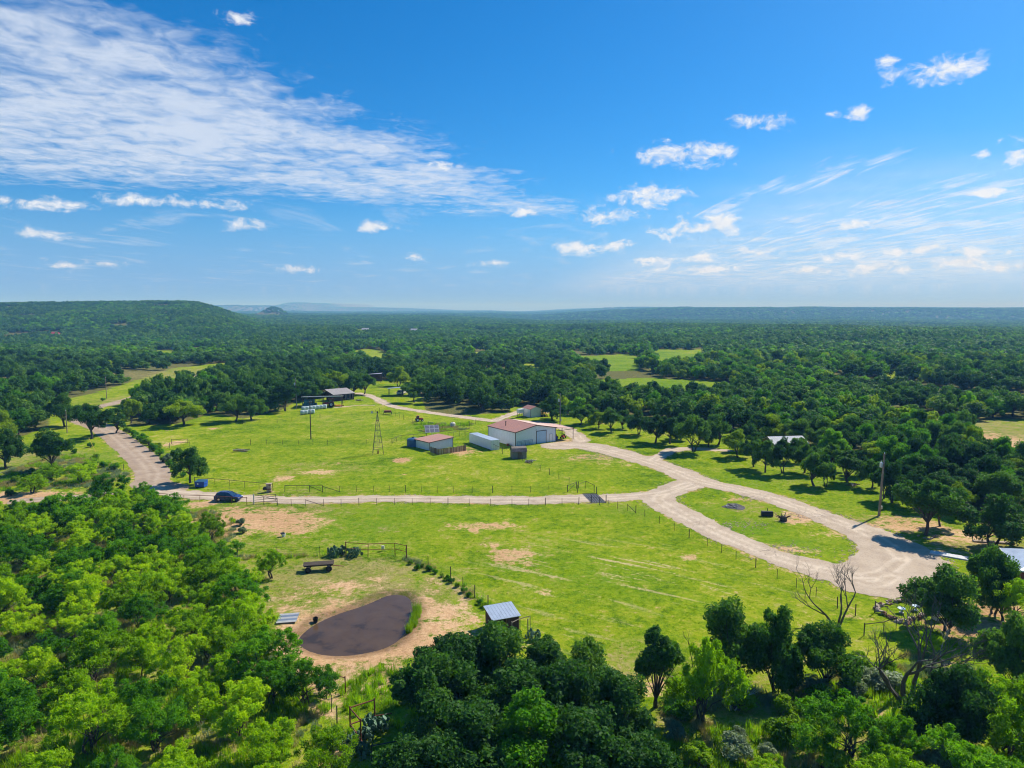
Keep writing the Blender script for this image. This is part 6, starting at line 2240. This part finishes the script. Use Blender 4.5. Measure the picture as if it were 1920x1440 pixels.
for i, (px, py, w) in enumerate(SHR):
    pl_ = 6 if i >= 30 else (5 if i >= 26 else (4 if i >= 23 else (3 if i >= 18 else (2 if i >= 12 else 1))))
    ids = sorted([k for k in range(len(SHR)) if (6 if k >= 30 else (5 if k >= 26 else (4 if k >= 23 else (3 if k >= 18 else (2 if k >= 12 else 1))))) == pl_], key=lambda k: SHR[k][0])
    tree(px, py, pos=None, top=py - 10, w=w * 1.3, h=w * .95, width=0, var=f'shrub{i % 3}', cat='shrub', mtl='leaf_mesquite_deep' if i % 3 else 'leaf_weed',
         label=f"{'large' if w > 1.55 else ('small' if w < 1.25 else 'rounded')} {'deep' if i % 3 else 'light'} green shrub, {NTH[ids.index(i)]} from left {PLACE[pl_]}", group='shrubs ' + PLACE[pl_])
tree(313, 866, top=850, w=2.6, h=2.0, width=0, var='shrub1', cat='shrub', mtl='leaf_sage', label='grey purple shrub right of the road bend')
tree(452, 985, top=970, w=1.8, h=1.3, width=0, var='shrub2', cat='shrub', mtl='leaf_sage', label='grey shrub at the left end of the dirt patch')
tree(455, 1000, top=990, w=1.6, h=1.1, width=0, var='shrub0', cat='shrub', mtl='leaf_sage', label='low grey shrub under the left end of the dirt patch')
tree(1660, 1290, top=1270, w=4.2, h=1.7, width=0, var='shrub0', cat='shrub', mtl='leaf_sage', label='wide silvery sage bush left of the large dead tree')
tree(1530, 1300, top=1280, w=3.0, h=1.5, width=0, var='shrub2', cat='shrub', mtl='leaf_sage', label='silvery sage bush below the broad dark oak')
scrub = gpx([(1280, 1320), (1420, 1300), (1560, 1270), (1680, 1240), (1800, 1260), (1900, 1290), (1990, 1330), (2050, 1600), (1260, 1600), (1240, 1400)])
for x, y, row, col in rows_of(poisson(scrub, 2.6, avoid=placed, tries=700, seed=12), 9):
    w = rng.uniform(1.2, 2.8)
    k = rng.random()
    mt = 'leaf_sage' if k < .18 else ('leaf_mesquite_deep' if k < .6 else 'leaf_weed')
    tree(0, 0, pos=(x, y), w=w * 1.2, h=w * .75, var=f'shrub{rng.integers(0, 3)}', cat='shrub', mtl=mt, group='shrubs of the bottom right scrub',
         label=f"{'silvery' if k < .18 else ('dark green' if k < .6 else 'bright green')} shrub, {NTH[col]} from left in {NTH[row]} row of the right foreground scrub")


def tuft(n_, h_, spread, wid, mtl, seed, droop=.5):
    g = np.random.default_rng(seed)
    a_ = g.random(n_) * 6.283
    r_ = spread * np.sqrt(g.random(n_))
    bx, by = np.cos(a_) * r_, np.sin(a_) * r_
    hh = h_ * (.55 + .6 * g.random(n_))
    d = g.random(n_) * 6.283
    ln = hh * droop * g.random(n_)
    tx, ty = bx + np.cos(d) * ln, by + np.sin(d) * ln
    px_, py_ = -np.sin(d) * wid, np.cos(d) * wid
    z0 = np.full(n_, -.03)
    V = np.stack([np.column_stack([bx - px_, by - py_, z0]), np.column_stack([bx + px_, by + py_, z0]), np.column_stack([tx, ty, hh])], 1).reshape(-1, 3)
    return mesh_np('tuft', V, np.arange(n_ * 3).reshape(-1, 3), MATS[mtl], {'tint': np.repeat(g.random(n_), 3)})


def field(n_, box, keep, seed):
    g = np.random.default_rng(seed)
    P_ = np.column_stack([g.uniform(box[0], box[1], n_), g.uniform(box[2], box[3], n_)])
    return P_[keep(P_[:, 0], P_[:, 1])]


def not_bare(X, Y):
    d_ = ellipse_field(X, Y, DIRT) + 0.9 * (vnoise(X, Y, 2.2, 41, 3) - .5)
    ok = (d_ < .45) & (any_road(X, Y) > .35) & (np.abs(X) < Y * .80 + 8)
    k = Y < 130
    ps = np.full(X.shape, 99.0)
    ps[k] = pond_sd(X[k], Y[k])
    return ok & ((ps > 5.5) | ((ps > 1.4) & (vnoise(X, Y, 2.5, 8, 2) > .62)))


FP = field(300000, (-90, 120, 48, 215), lambda X, Y: not_bare(X, Y) & open_ground(X, Y) & (rng.random(X.shape) < .15 + .55 * vnoise(X, Y, 6, 61, 3)), 3)
n = len(FP)
drier = ellipse_field(FP[:, 0], FP[:, 1], DRY) > .35
pk = np.where(drier & (rng.random(n) < .55), 3, rng.integers(0, 3, n))
sc_ = rng.uniform(.6, 1.25, n)
scatter('pasture_grass', 'short green pasture grass', 'grass', FP, H(FP[:, 0], FP[:, 1]), pk, sc_, sc_ * rng.uniform(.6, 1.2, n),
        [tuft(12, .10, .24, .024, 'leaf_grass', 1, 1.3), tuft(10, .12, .22, .022, 'leaf_grass', 2, 1.3), tuft(12, .09, .26, .026, 'leaf_weed', 3, 1.3), tuft(10, .11, .22, .02, 'leaf_straw', 4, 1.3)], .1)
# rank weeds below the pond, in the right hand scrub, along fences and round the thicket
wp = [gpx(q) for q in ([(640, 1290), (690, 1262), (770, 1250), (800, 1275), (790, 1330), (750, 1370), (690, 1350), (650, 1340)],
                       [(1240, 1310), (1420, 1290), (1600, 1255), (1700, 1225), (1800, 1235), (1920, 1300), (2050, 1330), (2100, 1600), (1200, 1600)],
                       [(330, 965), (390, 955), (440, 975), (440, 1010), (400, 1040), (340, 1010)],
                       [(-300, 990), (300, 950), (420, 1060), (540, 1280), (640, 1340), (660, 1640), (-500, 1640)],
                       [(-60, 862), (60, 850), (190, 858), (245, 890), (200, 915), (-60, 925)],
                       [(770, 795), (890, 792), (880, 806), (790, 812)], [(205, 820), (240, 830), (330, 880), (330, 895), (300, 880)])]


def weedy(X, Y):
    v_ = np.zeros(X.shape, bool)
    for q_ in wp:
        v_ |= inside(X, Y, q_)
    lines_ = [gpx([(762, 1047), (803, 1061), (845, 1084), (890, 1121), (915, 1141)]), gpx([(446, 1047), (642, 1043)]), gpx([(720, 776), (765, 791), (830, 807)])]
    for l_ in lines_:
        d_, _ = seg_dist(X, Y, l_)
        v_ |= d_ < .7
    return v_ & (any_road(X, Y) > .6)


WP = field(200000, (-110, 100, 40, 215), lambda X, Y: weedy(X, Y) & (np.abs(X) < Y * .82 + 10) & (vnoise(X, Y, 2.4, 71, 3) > .40), 5)
n = len(WP)
sw = rng.uniform(.6, 1.3, n)
k = vnoise(WP[:, 0], WP[:, 1], 5, 91, 2)
below = inside(WP[:, 0], WP[:, 1], wp[0])
pk = np.where(below | (k > .55), rng.integers(0, 2, n), np.where(k > .40, 2, 3))
scatter('tall_weeds', 'rank weeds and tall grass at the field edges', 'weeds', WP, H(WP[:, 0], WP[:, 1]), pk, sw, sw * rng.uniform(.7, 1.2, n),
        [tuft(26, .55, .28, .028, 'leaf_weed', 11, .7), tuft(22, .7, .25, .03, 'leaf_mesquite', 12, .6), tuft(26, .5, .3, .022, 'leaf_straw', 13, .8), tuft(24, .45, .3, .026, 'leaf_sage', 14, .8)], .12)
# reeds on the pond's right shore
rl = gpx([(784, 1142), (778, 1165), (766, 1186)])
RP = field(4000, (-18, -8, 66, 88), lambda X, Y: (seg_dist(X, Y, rl)[0] < .42 + .5 * (vnoise(X, Y, 1.5, 3, 2) - .5)), 9)
n = len(RP)
sr = rng.uniform(.7, 1.2, n)
scatter('reeds', 'bright green reeds along the right shore of the pond', 'reeds', RP, H(RP[:, 0], RP[:, 1]) - .1, rng.integers(0, 2, n), sr, sr,
        [tuft(18, 1.25, .16, .03, 'leaf_weed', 21, .3), tuft(16, 1.0, .16, .03, 'leaf_grass', 22, .35)], .05)
# loose pale stones on the loop island and road edges
SP = field(60000, (-60, 75, 84, 190), lambda X, Y: (np.abs(road_sdf('gravel', False)(X, Y) - .5) < .55) & (vnoise(X, Y, 4, 15, 2) > .55), 14)
IS = [at(1420, 935), at(1520, 968), at(1120, 858), at(1480, 1031), at(1390, 985)]
SQ = np.concatenate([np.column_stack([c_.x + rng.normal(size=140) * 3.2, c_.y + rng.normal(size=140) * 1.6]) for c_ in IS])
SP = np.concatenate([SP, SQ])
n = len(SP)
ss_ = rng.uniform(.10, .30, n)
scatter('loose_stones', 'loose pale stones at the gravel edges and on the loop island', 'stones', SP, H(SP[:, 0], SP[:, 1]) + .02, rng.integers(0, 2, n), ss_, ss_ * .7, [st[0], st[2]])

# ------------------------------------------------------------------ the hazy air
m = bpy.data.materials.new('air')
m.use_nodes = True
t = NT(m.node_tree)
out = t.n('ShaderNodeOutputMaterial')
v = t.n('ShaderNodeVolumePrincipled')
v.inputs['Color'].default_value = (0.20, 0.52, 1.0, 1)
v.inputs['Density'].default_value = 1.9e-4
v.inputs['Absorption Color'].default_value = (1, 1, 1, 1)
v.inputs['Anisotropy'].default_value = 0.0
t.nt.links.new(v.outputs[0], out.inputs['Volume'])
hz_ = MB().box(-16500, 16500, -3600, 16800, float(GZ.min()) - 2.0, max(float(GZ.max()) + 16, 60.0)).build('haze', m)
tag(hz_, 'thin blue haze over the distant hills', 'haze', kind='stuff')
print('TREES', n_tree)
